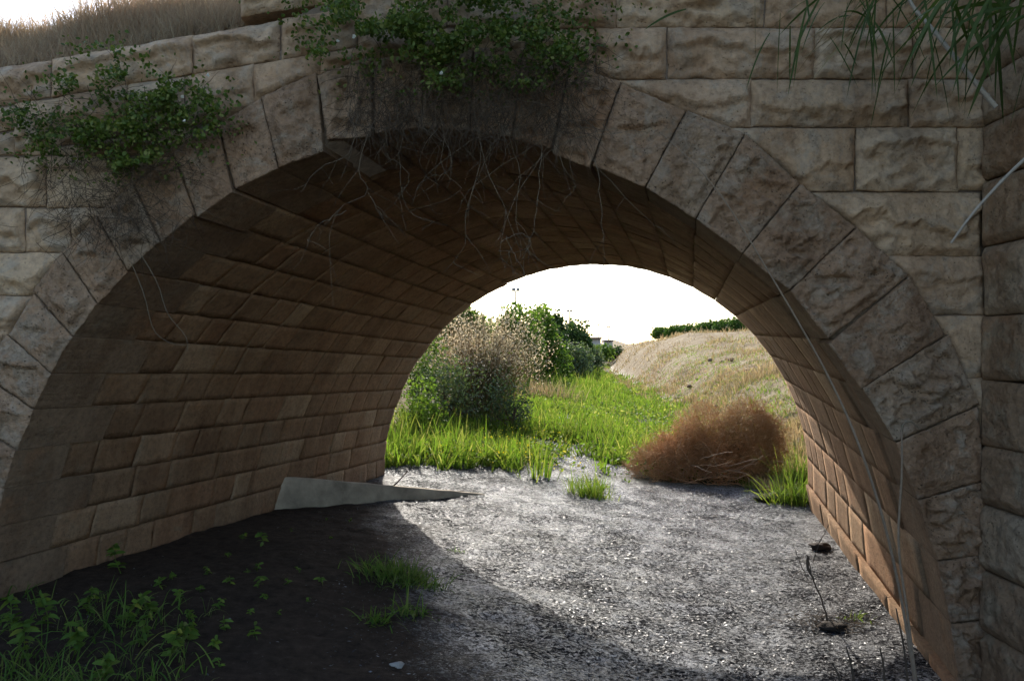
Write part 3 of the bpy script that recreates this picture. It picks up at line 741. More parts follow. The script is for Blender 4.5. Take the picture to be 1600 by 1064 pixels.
# broken clods of ploughed earth on the bank
parts = []
for k in range(90):
    yy = random.uniform(15, 42); xx = float(xr(np.array(yy))) + random.uniform(.6, 6.0)
    if noise.noise(Vector((xx * .6, yy * .25, 2))) < -.05: continue
    s = random.uniform(.03, .10) * (yy / 22); nu, nv = 7, 5; V = []
    for j in range(nv + 1):
        for i in range(nu):
            a_, b_ = 2 * math.pi * i / nu, math.pi * j / nv
            dv = np.array((math.cos(a_) * math.sin(b_), math.sin(a_) * math.sin(b_), math.cos(b_) * .6))
            V.append(np.array((xx, yy, gz(xx, yy) + s * .2)) + dv * s * (1 + .7 * noise.noise(Vector(dv * 1.7) + Vector((k, 0, 0)))))
    parts.append((np.array(V), np.array([(j * nu + i, (j + 1) * nu + i, (j + 1) * nu + (i + 1) % nu, j * nu + (i + 1) % nu) for j in range(nv) for i in range(nu)]), np.full(nu * nv, 4)))
link('earth_clods', mesh_np('earth_clods', *join(parts), M['earthclod']), label='scattered brown earth clods on the dry bank', kind='stuff')

# ------------------------------------------------------------------ trees and shrubs
def crown_pts(c, r, n, lobes, rng, shell=.55):
    cs = []
    for k in range(lobes):
        v = unit(rng.normal(size=3)); v[2] = abs(v[2]) * .9 - .25
        cs.append((c + v * np.array(r) * rng.uniform(.35, .72), np.array(r) * rng.uniform(.30, .52)))
    out = []
    per = n // lobes
    for cc, rr in cs:
        v = unit(rng.normal(size=(per, 3))); out.append(cc + v * rr * (shell + (1 - shell) * rng.random((per, 1))) ** .8)
    return np.concatenate(out)
def tree(name, base, h, w, label, cat, mat, leaf, n, seed, group=None, lobes=9, low=.15):
    rng = np.random.default_rng(seed); base = np.array(base, float)
    t = thing(name, tuple(base), label, cat, group)
    tr = [wander(base[None] - np.array((0, 0, .1)), np.array([[rng.normal(0, .15), rng.normal(0, .15), 1]]), h * .11, 6, .08, .05, rng)]
    V = [tubes(tr[0], h * .035, h * .018, 6)]
    st = np.repeat(tr[0][:, 2:4].reshape(-1, 3), 4, 0); dd = np.stack([rng.normal(0, .8, len(st)), rng.normal(0, .8, len(st)), rng.uniform(.3, 1, len(st))], -1)
    V.append(tubes(wander(st, dd, h * .10, 5, .2, .02, rng), h * .014, h * .004, 4))
    link('trunk', mesh_np('trunk', *join(V), M['bark']), t)
    c = base + np.array((0, 0, h * (.5 + low * .5)))
    pts = crown_pts(c, (w / 2, w / 2, h * (.5 - low * .5)), n, lobes, rng)
    z0, z1 = pts[:, 2].min(), np.quantile(pts[:, 2], .995); zl = base[2] + max(low, 0) * h
    pts[:, 2] = zl + (pts[:, 2] - z0) / (z1 - z0) * (base[2] + h - zl)
    for k in (0, 1): pts[:, k] = base[k] + (pts[:, k] - pts[:, k].mean()) / (np.quantile(np.abs(pts[:, k] - pts[:, k].mean()), .99)) * w / 2
    link('crown', mesh_np('crown', *leaves(pts, leaf * rng.uniform(.7, 1.4, len(pts)), rng, up=.6), mat), t)
    return t
def at(px, y): x = (px - 800) / F * y; return (x, y, gz(x, y) - .05)
def htop(px, y, top): return (EYE + (HOR - top) / F * y) - at(px, y)[2]
BG = [  # px, distance, top row, width px, label, material, leaf size, count
    (725, 28, 480, 120, 'rounded green tree showing above the dry seeding shrub', 'treeleaf', .12, 3600),
    (806, 34, 480, 92, 'light green bushy tree directly right of the dry shrub', 'treeleaf', .12, 3600),
    (842, 38, 480, 70, 'mid green tree between the light green tree and the dark slender tree', 'treeleaf', .14, 2600),
    (862, 52, 482, 50, 'dark tree with a ragged narrow top on the left bank', 'darkleaf', .18, 1600),
    (890, 66, 503, 66, 'dark rounded tree furthest along the left bank', 'darkleaf', .22, 2200),
    (908, 84, 516, 34, 'low dark tree next to the distant sheds', 'darkleaf', .26, 1200),
    (862, 40, 522, 64, 'olive green shrub below the dark trees on the left bank', 'treeleaf', .13, 1800),
    (895, 55, 536, 60, 'pale grey green shrub at the foot of the left bank', 'greyleaf', .16, 1600),
    (937, 108, 538, 44, 'low bush hiding the foot of the pale shed', 'treeleaf', .26, 900),
    (958, 112, 541, 30, 'tiny bush right of the sheds on the horizon', 'darkleaf', .26, 500),
    (926, 75, 539, 46, 'small pale bush where the stream bed disappears', 'greyleaf', .18, 900)]
for k, (px, d, top, wpx, lab, mt, lf, n) in enumerate(BG):
    tree('tree' if 'tree' in lab.split(' ')[2:5] or 'tree' in lab[:32] else 'shrub', at(px, d), htop(px, d, top), wpx / F * d, lab, 'tree' if 'tree' in lab[:34] else 'shrub', M[mt], lf * 1.5, int(n * 1.5), 40 + k, 'trees and shrubs on the left bank', lobes=14, low=.0)
# orchard row on the right bank
for k, (px, top) in enumerate([(1036, 511), (1058, 508), (1082, 505), (1105, 501), (1128, 499), (1150, 495), (1175, 492), (1200, 489), (1228, 486)]):
    d = 96 - k * 1.6; lab = ('leftmost and lowest dark green tree of the orchard row on the right bank' if k == 0 else
        'orchard tree beside the leftmost one on the right bank' if k == 1 else ('third', 'fourth', 'fifth', 'sixth', 'seventh', 'eighth', 'ninth')[k - 2] + ' tree from the left in the orchard row on the right bank')
    tree('orchard_tree', at(px, d), max(htop(px, d, top), .9), 46 / F * d, lab, 'tree', M['citrus'], .27, 2000, 70 + k, 'orchard row on the right bank', lobes=14, low=-.05)

# the tall dry shrub with pale seed heads on the left bank, and the green bushes under it
def shrub_dry(base, h, w, seed):
    rng = np.random.default_rng(seed); base = np.array(base); t = thing('seeding_shrub', tuple(base), 'tall dry brown shrub with pale seed heads beyond the left side of the arch', 'shrub')
    n = 700; st = base + np.stack([rng.normal(0, w * .16, n), rng.normal(0, .35, n), np.zeros(n)], -1)
    dd = np.stack([(st[:, 0] - base[0]) / w * .9 + rng.normal(0, .16, n), rng.normal(0, .2, n), np.ones(n)], -1)
    P = wander(st, dd, h / 8 * rng.uniform(.65, 1.08, n), 9, .09, -.005, rng)
    link('stems', mesh_np('stems', *tubes(P, .009, .003), M['drygrass']), t)
    tips = P[:, 5:].reshape(-1, 3); rep = np.repeat(tips, 4, 0) + rng.normal(0, .10, (len(tips) * 4, 3))
    link('seed_heads', mesh_np('seed_heads', *leaves(rep[rng.random(len(rep)) < .75], .05, rng, hexa=True, aspect=.5), M['seedhead']), t)
    lowp = P[:, 1:6].reshape(-1, 3); rep = np.repeat(lowp, 2, 0) + rng.normal(0, .12, (len(lowp) * 2, 3))
    link('foliage', mesh_np('foliage', *leaves(rep, .055, rng), M['treeleaf']), t)
shrub_dry(at(752, 18.0), htop(752, 18.0, 490), 1.45, 5)
for k, (px, d, top, wpx, lab, mt, n) in enumerate([
        (660, 14.2, 590, 100, 'leafy green bush hugging the far left corner of the arch', 'treeleaf', 1700),
        (700, 15.8, 545, 120, 'loose olive bush in front of the dry shrub on its left', 'greyleaf', 1900),
        (668, 16.6, 520, 90, 'green bush climbing the bank close behind the left pier', 'treeleaf', 2200),
        (795, 16.4, 585, 70, 'low leafy bush at the right foot of the dry shrub', 'greyleaf', 1100)]):
    tree('bush', at(px, d), htop(px, d, top), wpx / F * d, lab, 'bush', M[mt], .07, n, 90 + k, lobes=12, low=-.1)
# pale dry grass tuft beyond the shrub
def tuft(name, base, n, hgt, wid, spread, label, mat, seed, lean=.35, droop=.45, group=None, cat='grass tuft', blade_w=.009, segs=4):
    rng = np.random.default_rng(seed); base = np.array(base); t = thing(name, tuple(base), label, cat, group)
    xx = base[0] + rng.normal(0, spread, n); yy = base[1] + rng.normal(0, spread * .7, n)
    zz = ground_z(xx, yy) - .01
    dirs = np.stack([rng.normal(0, lean, n) + (xx - base[0]) / max(spread, .01) * .12, rng.normal(0, lean, n), np.ones(n)], -1)
    link('blades', mesh_np('blades', *blades(np.stack([xx, yy, zz], -1), dirs, hgt * rng.uniform(.45, 1.15, n), wid * blade_w / .009 * rng.uniform(.6, 1.3, n), droop * rng.uniform(.2, 1.4, n), segs, rng), mat), t)
    return t
tuft('dry_grass_tuft', at(852, 27), 420, 1.0, .02, .55, 'pale straw tuft of tall dry grass right of the seeding shrub', M['drygrass'], 4, .2, .3)
tuft('grass_tuft', gpt(921, 775), 260, .44, .012, .15, 'bright green grass tuft standing alone on the sunlit mud', M['grass'], 11, .28, .3)
tuft('grass_clump', gpt(1242, 786), 420, .8, .013, .17, 'lush green grass clump between the brown tumbleweed and right wall', M['grass'], 12, .3, .75)
tuft('grass_clump', gpt(1250, 765), 300, 1.05, .012, .12, 'taller grass clump rising behind the lush clump at the right wall', M['grass'], 13, .25, .6)
tuft('grass_clump', gpt(615, 900), 420, .24, .009, .15, 'dense short green grass clump growing in the shaded mud', M['shadegrass'], 14, .45, .5)
tuft('grass_clump', gpt(658, 915), 140, .24, .008, .10, 'sparse pale grass right of the dense clump in shade', M['shadegrass'], 15, .5, .9)
tuft('grass_clump', gpt(586, 972), 60, .30, .011, .05, 'small arching grass tuft nearest the viewer in the shaded mud', M['seedling'], 16, .55, 1.1)
tuft('grass_clump', gpt(645, 960), 80, .27, .010, .06, 'arching grass tuft below the sparse pale grass in shade', M['shadegrass'], 17, .5, 1.0)
tuft('grass_tuft', gpt(712, 862), 26, .14, .007, .04, 'wispy tuft right on the edge of the sunlit mud', M['shadegrass'], 18, .4, .7)
tuft('grass_tuft', gpt(1338, 968), 30, .16, .008, .06, 'thin green tuft at the foot of the right wall', M['grass'], 19, .4, .6)

# ------------------------------------------------------------------ brown tumbleweed
tb = gpt(1110, 752); tw = thing('tumbleweed', tuple(tb), 'large rust brown tumbleweed resting on the mud before the right bank', 'tumbleweed')
rng = np.random.default_rng(61); n = 11500
R3 = np.array((1.42, .95, 1.12)); v = unit(rng.normal(size=(n, 3))); v[:, 2] = np.abs(v[:, 2]) * 1.05 - .05
BL = np.array([(-.78, .1, .12, .52, .5, .50), (-.28, .3, .18, .75, .6, .86), (.28, .4, .22, .75, .6, .98), (.82, .5, .30, .55, .5, 1.0), (1.08, .5, .42, .38, .4, .80), (.05, .1, .05, 1.2, .5, .45), (.75, .35, .12, .65, .5, .55)])
ib = rng.choice(7, n, p=(.13, .20, .23, .15, .09, .11, .09)); B6 = BL[ib]; rad = .5 + .5 * rng.random(n) ** .6
st = tb + B6[:, :3] + v * B6[:, 3:] * rad[:, None] * (1 + .18 * vnoise(v[:, 0] * 2.3 + ib * 5, v[:, 2] * 2.3, 1) + .14 * vnoise(v[:, 0] * 7 + ib, v[:, 2] * 7, 2))[:, None]
P = wander(st, v * .8 + rng.normal(0, .7, (n, 3)), rng.uniform(.035, .07, n), 6, .5, .0, rng)
P[..., 2] = np.maximum(P[..., 2], ground_z(P[..., 0], P[..., 1]) + .01)
link('twigs', mesh_np('twigs', *tubes(P, .0036, .0018), M['tumble']), tw)
n = 90; st = tb + np.array((0, .05, .15)); st = tb + np.array((.0, .1, .1)) + rng.normal(0, .25, (n, 3)) * np.array((1.4, .8, .5)); dd = rng.normal(0, 1, (n, 3)); dd[:, 2] = np.abs(dd[:, 2]) * .6; dd[:, 1] -= .3
P = wander(st, dd, rng.uniform(.06, .14, n), 9, .14, -.02, rng); P[..., 2] = np.maximum(P[..., 2], ground_z(P[..., 0], P[..., 1]) + .015)
link('stems', mesh_np('stems', *tubes(P, .008, .003, 5), M['tumblestem']), tw)
n = 1800; v = unit(rng.normal(size=(n, 3))); v[:, 2] = np.abs(v[:, 2]); st = tb + np.array((.05, .55, .1)) + v * R3 * np.array((.8, .6, .7)) * rng.uniform(.2, .8, (n, 1))
P = wander(st, rng.normal(0, 1, (n, 3)), rng.uniform(.05, .1, n), 5, .4, 0, rng); P[..., 2] = np.maximum(P[..., 2], ground_z(P[..., 0], P[..., 1]) + .01)
link('inner_twigs', mesh_np('inner_twigs', *tubes(P, .006, .003), M['twig']), tw)

# ------------------------------------------------------------------ caper bushes on the bridge face
def caper(name, blobs, nleaf, label, seed, y0, y1, ntwig, flowers, tw_blobs):
    rng = np.random.default_rng(seed); bx0, by0 = blobs[0][0], blobs[0][1]
    t = thing(name, tuple(wp(bx0, by0, D0 - .1)), label, 'bush')
    wts = np.array([b[2] * b[3] * b[4] for b in blobs]); ids = rng.choice(len(blobs), nleaf, p=wts / wts.sum())
    B = np.array(blobs)[ids]; a = rng.random(nleaf) * 2 * math.pi; r = np.abs(rng.normal(0, .62, nleaf)); r = np.where(r > 1.5, rng.random(nleaf), r)
    px, py = B[:, 0] + np.cos(a) * r * B[:, 2], B[:, 1] + np.sin(a) * r * B[:, 3]
    th = (1 - (np.minimum(r, 1)) ** 2) ** .5
    d = y1 - (y1 - y0) * th * rng.random(nleaf) ** .8
    keep = (vnoise(px / 26, py / 22, seed) + .35 * vnoise(px / 9, py / 9, seed + 3)) > rng.uniform(-.6, .4, nleaf)
    px, py, d = px[keep], py[keep], d[keep]
    c = np.stack([(px - 800) / F * d, d, EYE + (HOR - py) / F * d], -1)
    link('foliage', mesh_np('foliage', *leaves(c, rng.uniform(.015, .034, len(c)), rng, up=.5, hexa=True, aspect=.72, face=(0, -.4, 0)), M['caper']), t)
    wts = np.array([b[2] * b[3] for b in tw_blobs]); ids = rng.choice(len(tw_blobs), ntwig, p=wts / wts.sum()); B = np.array(tw_blobs)[ids]
    px, py = B[:, 0] + rng.uniform(-1, 1, ntwig) * B[:, 2], B[:, 1] + rng.uniform(-1, 1, ntwig) * B[:, 3]; d = rng.uniform(y0 + .05, D0 - .11, ntwig)
    st = np.stack([(px - 800) / F * d, d, EYE + (HOR - py) / F * d], -1)
    dd = np.stack([rng.normal(0, .7, ntwig), rng.normal(-.1, .2, ntwig), rng.normal(-.2, .5, ntwig)], -1)
    P = wander(st, dd, rng.uniform(.02, .05, ntwig), 7, .22, -.07, rng); P[..., 1] = np.minimum(P[..., 1], D0 - .10)
    link('twigs', mesh_np('twigs', *tubes(P, .0019, .0008), M['rootlet']), t)
    for fx, fy in flowers:
        p = wp(fx, fy, y0 + .02)
        v = unit(rng.normal(size=(9, 3)) + np.array((0, -.3, .3)))
        link('flower', mesh_np('flower', *leaves(p + v * .006, .016, rng, hexa=True, aspect=.8), M['white_petal']), t)
    return t
caper('caper_bush', [(190, 200, 130, 62, 1), (110, 215, 85, 34, .8), (255, 150, 95, 34, .8), (285, 190, 60, 50, .7), (190, 118, 95, 36, .55), (205, 252, 100, 34, .9), (330, 170, 50, 40, .5), (160, 75, 55, 22, .5), (40, 235, 55, 26, .5), (30, 180, 50, 40, .3), (320, 215, 60, 40, .3), (110, 130, 70, 30, .35)],
      11500, 'green caper bush sprawling on the face at upper left', 3, 4.42, 4.72, 300, [(285, 152), (288, 189), (325, 118)], [(180, 200, 150, 70), (180, 290, 110, 60), (150, 310, 90, 50)])
centre = caper('caper_bush', [(700, 60, 200, 78, 1), (620, 30, 140, 60, 1), (800, 60, 130, 66, 1), (720, -20, 240, 60, .8), (870, 75, 75, 55, .7), (560, 45, 85, 45, .7), (690, 125, 120, 34, .7), (500, 80, 50, 22, .35), (520, 15, 60, 40, .6), (820, 128, 60, 22, .5)],
      21000, 'large green caper bush hanging over the crown of the arch', 8, 4.22, 4.70, 800, [(690, 115), (553, 58), (528, 65)],
      [(730, 150, 190, 60), (740, 190, 180, 40), (880, 130, 70, 70), (660, 170, 130, 40)])
# dry stems and fine roots hanging from the crown
rng = np.random.default_rng(17)
n = 400; px, py, d = rng.uniform(545, 900, n), rng.uniform(95, 190, n), rng.uniform(4.42, 4.70, n)
st = np.stack([(px - 800) / F * d, d, EYE + (HOR - py) / F * d], -1)
P = wander(st, np.stack([rng.normal(0, .45, n), rng.normal(0, .1, n), -np.ones(n) * .8], -1), rng.uniform(.02, .055, n), 8, .20, -.05, rng); P[..., 1] = np.minimum(P[..., 1], 4.72)
link('dry_roots', mesh_np('dry_roots', *tubes(P, .0018, .0007), M['rootlet']), centre)
HANG = [[(600, 150), (560, 260), (575, 300), (520, 345), (520, 480)], [(640, 160), (625, 260), (640, 330), (700, 352)], [(735, 150), (752, 250), (728, 330), (725, 385), (690, 430)],
        [(740, 170), (760, 260), (790, 330), (815, 400)], [(835, 130), (900, 200), (930, 255), (1000, 330), (1040, 362)], [(830, 200), (845, 240), (800, 320), (782, 380), (790, 420)],
        [(845, 240), (838, 330), (820, 390), (778, 392)], [(790, 200), (812, 270), (806, 345), (842, 420)], [(700, 200), (690, 260), (720, 300), (640, 330)], [(930, 250), (940, 330), (946, 435)],
        [(560, 180), (545, 240), (500, 262), (470, 300)], [(880, 200), (800, 250), (740, 290), (720, 320)], [(960, 200), (880, 225), (830, 260), (790, 300)], [(680, 170), (705, 250), (690, 275), (672, 270)],
        [(860, 180), (880, 260), (900, 290), (880, 310)], [(780, 210), (745, 280), (728, 340)], [(540, 330), (500, 350), (478, 380)], [(575, 300), (595, 335), (590, 330)], [(1010, 205), (900, 215), (835, 245)],
        [(790, 370), (805, 400), (822, 430), (800, 425)], [(782, 380), (815, 365), (830, 380), (812, 410)], [(600, 240), (640, 275), (615, 310)], [(770, 200), (680, 260), (650, 300)]]
for k, h in enumerate(HANG):
    d = 4.45 + .2 * ((k * 37) % 10) / 10
    pl = spline([wp(a_, b_, d) for a_, b_ in h], 16)[None] + rng.normal(0, .004, (1, 16, 3))
    br_st = pl[0, 4:14:3]; br = wander(br_st, np.stack([rng.normal(0, .6, len(br_st)), rng.normal(0, .2, len(br_st)), -np.ones(len(br_st)) * .6], -1), rng.uniform(.012, .04, len(br_st)), 9, .16, -.03, rng)
    link('hanging_stem', mesh_np('hanging_stem', *join([tubes(pl, .0017, .0006, 5), tubes(br, .0010, .0005)]), M['paletwig']), centre)
# dry brush under the left bush
dry = thing('dry_brush', tuple(wp(180, 330, D0 - .1)), 'dead grey brushwood trailing down the face below the left bush', 'dry brush')
n = 300; px, py, d = rng.normal(175, 60, n), rng.uniform(245, 380, n), rng.uniform(4.5, 4.68, n)
st = np.stack([(px - 800) / F * d, d, EYE + (HOR - py) / F * d], -1)
P = wander(st, np.stack([rng.normal(.15, .7, n), rng.normal(0, .1, n), rng.normal(-.35, .5, n)], -1), rng.uniform(.02, .045, n), 8, .16, -.02, rng); P[..., 1] = np.minimum(P[..., 1], 4.70)
link('twigs', mesh_np('twigs', *tubes(P, .0016, .0007), M['rootlet']), dry)
for h in ([(205, 410), (225, 460), (240, 515), (265, 535), (290, 540)], [(215, 390), (245, 440), (262, 490), (290, 525), (292, 550)], [(150, 260), (185, 300), (190, 340), (205, 400)]):
    pl = spline([wp(a_, b_, 4.6) for a_, b_ in h], 14)[None]
    link('hanging_stem', mesh_np('hanging_stem', *tubes(pl, .0022, .0012, 5), M['paletwig']), dry)

# ------------------------------------------------------------------ dry grass along the road edge at the upper left
def road_rise(y): return .78 * np.clip(np.asarray(y, float) - D0 - .10, 0, .95) - .012
n = 26000; x = RNG.uniform(-5.4, -1.35, n); y = D0 + .16 + RNG.random(n) * 1.0
hgt = RNG.uniform(.16, .42, n) * (1 + .5 * vnoise(x * 2, y * 2, 9)); dirs = np.stack([RNG.normal(.12, .38, n), RNG.normal(-.1, .3, n), np.ones(n)], -1)
b = blades(np.stack([x, y, top_z(x) - .02 + road_rise(y)], -1), dirs, hgt, RNG.uniform(.003, .008, n), RNG.uniform(.1, .7, n), 3)
hi = RNG.random(n) < .12
b2 = blades(np.stack([x[hi], y[hi], top_z(x[hi]) - .02 + road_rise(y[hi])], -1), dirs[hi], hgt[hi] * 1.75, .0035, RNG.uniform(.2, 1.0, hi.sum()), 4); b = join([b, b2])
link('roadside_dry_grass', mesh_np('roadside_dry_grass', *b, M['roadgrass']), label='brown dry grass along the road edge above the left wall', kind='stuff')
# earth fill under that grass
xs = np.linspace(-14, 14, 90); V = []
for k, (yy, dz) in enumerate(((D0 + .12, 0), (D0 + .5, 0), (D0 + 1.05, 0), (D0 + 2.2, 0), (D1 - .2, 0))):
    V += [(a_, yy, float(top_z(a_)) + float(road_rise(yy)) + .012 * math.sin(a_ * 3.1 + k)) for a_ in xs]
q = [(k * 90 + i, k * 90 + i + 1, k * 90 + 91 + i, k * 90 + 90 + i) for k in range(4) for i in range(89)]
M['roadearth'] = plain_mat('roadearth', (.22, .155, .105), .95, .35, 6, .6, .1)
link('road', mesh_np('road', np.array(V, float), np.array(q), np.full(len(q), 4), M['roadearth'], True), kind='structure')

# ------------------------------------------------------------------ reeds and canes on the right
def cane(name, pts, r0, r1, label, mat, K=26, nodes=True, leaf=None):
    pl = spline([wp(a_, b_, d_) for a_, b_, d_ in pts], K); t = thing(name, tuple(pl[-1]), label, 'reed')
    V = [tubes(pl[None], r0, r1, 7)]
    if nodes:
        for k in range(3, K - 2, 5):
            seg = np.stack([pl[k] - unit(pl[k + 1] - pl[k]) * .006, pl[k] + unit(pl[k + 1] - pl[k]) * .006])[None]; rr = (r0 + (r1 - r0) * k / K) * 1.22
            V.append(tubes(seg, rr, rr, 7))
    link('stem', mesh_np('stem', *join(V), mat), t)
    return t, pl
reed, pl = cane('giant_reed', [(1395, -60, 4.2), (1425, 8, 4.15), (1460, 50, 4.1), (1500, 100, 4.05), (1556, 168, 4.0)], .007, .014, 'green leafed reed drooping over the wall at upper right', M['cane'])
rng = np.random.default_rng(23); n = 85
src = np.stack([rng.normal(1400, 85, n), rng.normal(-10, 38, n), rng.uniform(3.9, 4.5, n)], -1)
st = np.array([wp(*s) for s in src]); dd = np.stack([rng.normal(-.30, .55, n), rng.normal(0, .25, n), rng.normal(-.55, .4, n)], -1)
link('leaves', mesh_np('leaves', *blades(st, dd, rng.uniform(.16, .40, n), rng.uniform(.007, .014, n), rng.uniform(.2, .8, n), 5, rng, peak=.3), M['reedleaf']), reed)
n = 60; src = np.stack([rng.uniform(1480, 1640, n), rng.uniform(-60, 40, n), rng.uniform(3.5, 4.2, n)], -1); st = np.array([wp(*s) for s in src])
dd = np.stack([rng.normal(-.35, .6, n), rng.normal(0, .25, n), rng.normal(-.25, .4, n)], -1)
link('leaves', mesh_np('leaves', *blades(st, dd, rng.uniform(.2, .5, n), rng.uniform(.010, .024, n), rng.uniform(.2, .7, n), 5, rng, peak=.3), M['reedleaf']), reed)
n = 420; st = np.stack([rng.uniform(1.6, 4.6, n), rng.uniform(2.2, 4.7, n), rng.uniform(3.95, 5.6, n)], -1)  # unseen canopy above the frame, added to keep sky light off the right side
dd = np.stack([rng.normal(-.3, .7, n), rng.normal(-.1, .5, n), rng.normal(-.1, .5, n)], -1)
link('shade_leaves', mesh_np('shade_leaves', *blades(st, dd, rng.uniform(.3, .7, n), rng.uniform(.025, .045, n), rng.uniform(.2, .7, n), 4, rng, peak=.3), M['reedleaf']), reed)
n = 26; st = np.array([wp(rng.uniform(1290, 1340), rng.uniform(20, 60), 4.3) for _ in range(n)]); dd = np.stack([-np.ones(n), rng.normal(0, .1, n), rng.normal(-.75, .2, n)], -1)
link('dry_leaves', mesh_np('dry_leaves', *blades(st, dd, rng.uniform(.2, .5, n), .006, .1, 4, rng), M['drygrass']), reed)
cane('dry_cane', [(1486, 380, 4.0), (1530, 322, 3.95), (1600, 250, 3.85), (1720, 150, 3.7)], .006, .011, 'grey dry cane slanting across the right edge of the picture', M['cane'])
cane('dry_cane', [(1030, 206, 4.62), (1090, 262, 4.6), (1140, 325, 4.58), (1195, 415, 4.55), (1250, 508, 4.52), (1295, 590, 4.5), (1340, 690, 4.45), (1385, 830, 4.4), (1418, 990, 4.32), (1440, 1140, 4.2)], .0022, .010, 'long bent dry cane leaning along the right side of the arch', M['browncane'], 44)
st_, pl = cane('dead_reed_stalk', [(1409, 672, 4.3), (1409, 740, 4.3), (1404, 850, 4.28), (1418, 960, 4.25), (1436, 1100, 4.2)], .005, .008, 'upright dead reed stalk with a curled tip before the right ring stones', M['browncane'])
cu = spline([wp(a_, b_, 4.3) for a_, b_ in ((1409, 674), (1412, 662), (1424, 659), (1436, 670))], 10)[None]
link('curled_leaf', mesh_np('curled_leaf', *tubes(cu, .007, .003, 4), M['paletwig']), st_)

# dead weed stalk on the mud by the right wall
dw = thing('dead_weed', tuple(gpt(1290, 975)), 'thin dead weed stalk standing on the mud near the right wall', 'weed')
bs = gpt(1290, 975); dd_ = bs[1]
for h, r in (([(1295, 975), (1285, 940), (1270, 905), (1262, 865)], .008), ([(1262, 905), (1250, 880), (1240, 850)], .004), ([(1270, 880), (1280, 850), (1295, 820)], .004), ([(1262, 870), (1262, 885), (1272, 905)], .014), ([(1250, 890), (1235, 900), (1232, 885)], .003)):
    link('stem', mesh_np('stem', *tubes(spline([wp(a_, b_, dd_ - .01) for a_, b_ in h], 12)[None] + rng.normal(0, .003, (1, 12, 3)), r, r * .5, 5), M['bark']), dw)
n = 120; st = bs + rng.normal(0, .12, (n, 3)) * np.array((1.4, .8, .1)) + np.array((.05, 0, .02)); P = wander(st, rng.normal(0, 1, (n, 3)) * np.array((1, 1, .5)), .03, 5, .3, 0, rng); P[..., 2] = np.maximum(P[..., 2], ground_z(P[..., 0], P[..., 1]) + .006)
link('fallen_twigs', mesh_np('fallen_twigs', *tubes(P, .003, .0015), M['bark']), dw, kind='stuff')
# broken reed stubs at the lower right corner
for k, (a_, b_, c_, d_) in enumerate(((1322, 1010, 1335, 1075), (1375, 1012, 1382, 1075), (1400, 950, 1420, 1075), (1300, 1035, 1318, 1080))):
    g0 = gpt(c_, d_); tp = wp(a_, b_, g0[1] - .05)
    t = thing('reed_stub', tuple(g0), ('short dark broken reed stub in the lower right mud, second from left', 'broken reed stub standing between the tall one and the short ones', 'tallest dark reed stub close to the right wall foot', 'leftmost small broken reed stub at the lower right')[k], 'reed stub', 'broken reed stubs at the right wall')
    link('stem', mesh_np('stem', *tubes(spline([g0 - np.array((0, 0, .03)), g0 * .5 + tp * .5 + np.array((.01, 0, 0)), tp], 8)[None], .008, .004, 6), M['bark']), t)

# ------------------------------------------------------------------ shaded foreground plants at lower left
n0 = 5200; x = RNG.uniform(-3.25, -1.05, n0); y = RNG.uniform(2.7, 5.0, n0); z = ground_z(x, y); px = 800 + F * x / y; py = HOR - F * (z - EYE) / y
keep = (RNG.random(n0) < np.clip((345 - px) / 170, 0, 1) * np.clip((py - 915) / 60, 0, 1) * (.55 + .6 * vnoise(x * 2.2, y * 2.2, 17))); x, y, z = x[keep], y[keep], z[keep]; n = len(x)
dirs = np.stack([RNG.normal(.05, .45, n), RNG.normal(0, .4, n), np.ones(n)], -1)
link('foreground_grass', mesh_np('foreground_grass', *blades(np.stack([x, y, z], -1), dirs, RNG.uniform(.10, .36, n), RNG.uniform(.005, .011, n), RNG.uniform(.2, 1.0, n), 5), M['shadegrass']), label='soft green grass in shade at the lower left corner', kind='stuff')

def weed(base, h, nl, label, seed, leaf=.09, mat='weed', group=None, name='weed', cat='weed'):
    rng = np.random.default_rng(seed); base = np.array(base, float); t = thing(name, tuple(base), label, cat, group)
    st = wander(base[None] - np.array((0, 0, .02)), np.array([[rng.normal(0, .2), rng.normal(0, .2), 1]]), h / 6, 7, .1, .02, rng)
    link('stem', mesh_np('stem', *tubes(st, .004 * h / .25, .0015, 5), M[mat]), t)
    f = rng.uniform(.25, 1, nl); k = np.minimum((f * 6).astype(int), 5); root = st[0][k] + (st[0][k + 1] - st[0][k]) * (f * 6 - k)[:, None]
    a_ = np.arange(nl) * 2.4 + rng.normal(0, .3, nl); dd = np.stack([np.cos(a_), np.sin(a_), rng.uniform(.1, .7, nl)], -1)
    link('foliage', mesh_np('foliage', *blades(root, dd, leaf * rng.uniform(.6, 1.2, nl), leaf * .36, rng.uniform(.2, .7, nl), 4, rng, peak=.3), M[mat]), t)
WEEDS = [(75, 985, .30, 'tall weed with paired leaves at the foot of the left pier'), (138, 960, .26, 'leafy weed right of the tall paired-leaf weed'), (195, 975, .30, 'dark upright weed in the middle of the left foreground patch'),
         (30, 1040, .30, 'broad leafed weed in the very lower left corner'), (110, 1030, .26, 'pale green weed near the bottom left corner'), (215, 1010, .24, 'weed with lance leaves right of centre in the left patch'),
         (262, 1035, .26, 'weed at the right side of the left foreground patch'), (165, 1062, .22, 'weed at the bottom edge of the left foreground patch'), (190, 895, .30, 'slender weed standing against the left wall foot'),
         (300, 1000, .16, 'small weed at the right fringe of the left patch'), (20, 985, .28, 'bushy weed at the left picture edge'), (240, 960, .18, 'short weed behind the left patch')]
for k, (px, py, h, lab) in enumerate(WEEDS): weed(gpt(px, py), h * .8, 28, lab, 200 + k, .075)
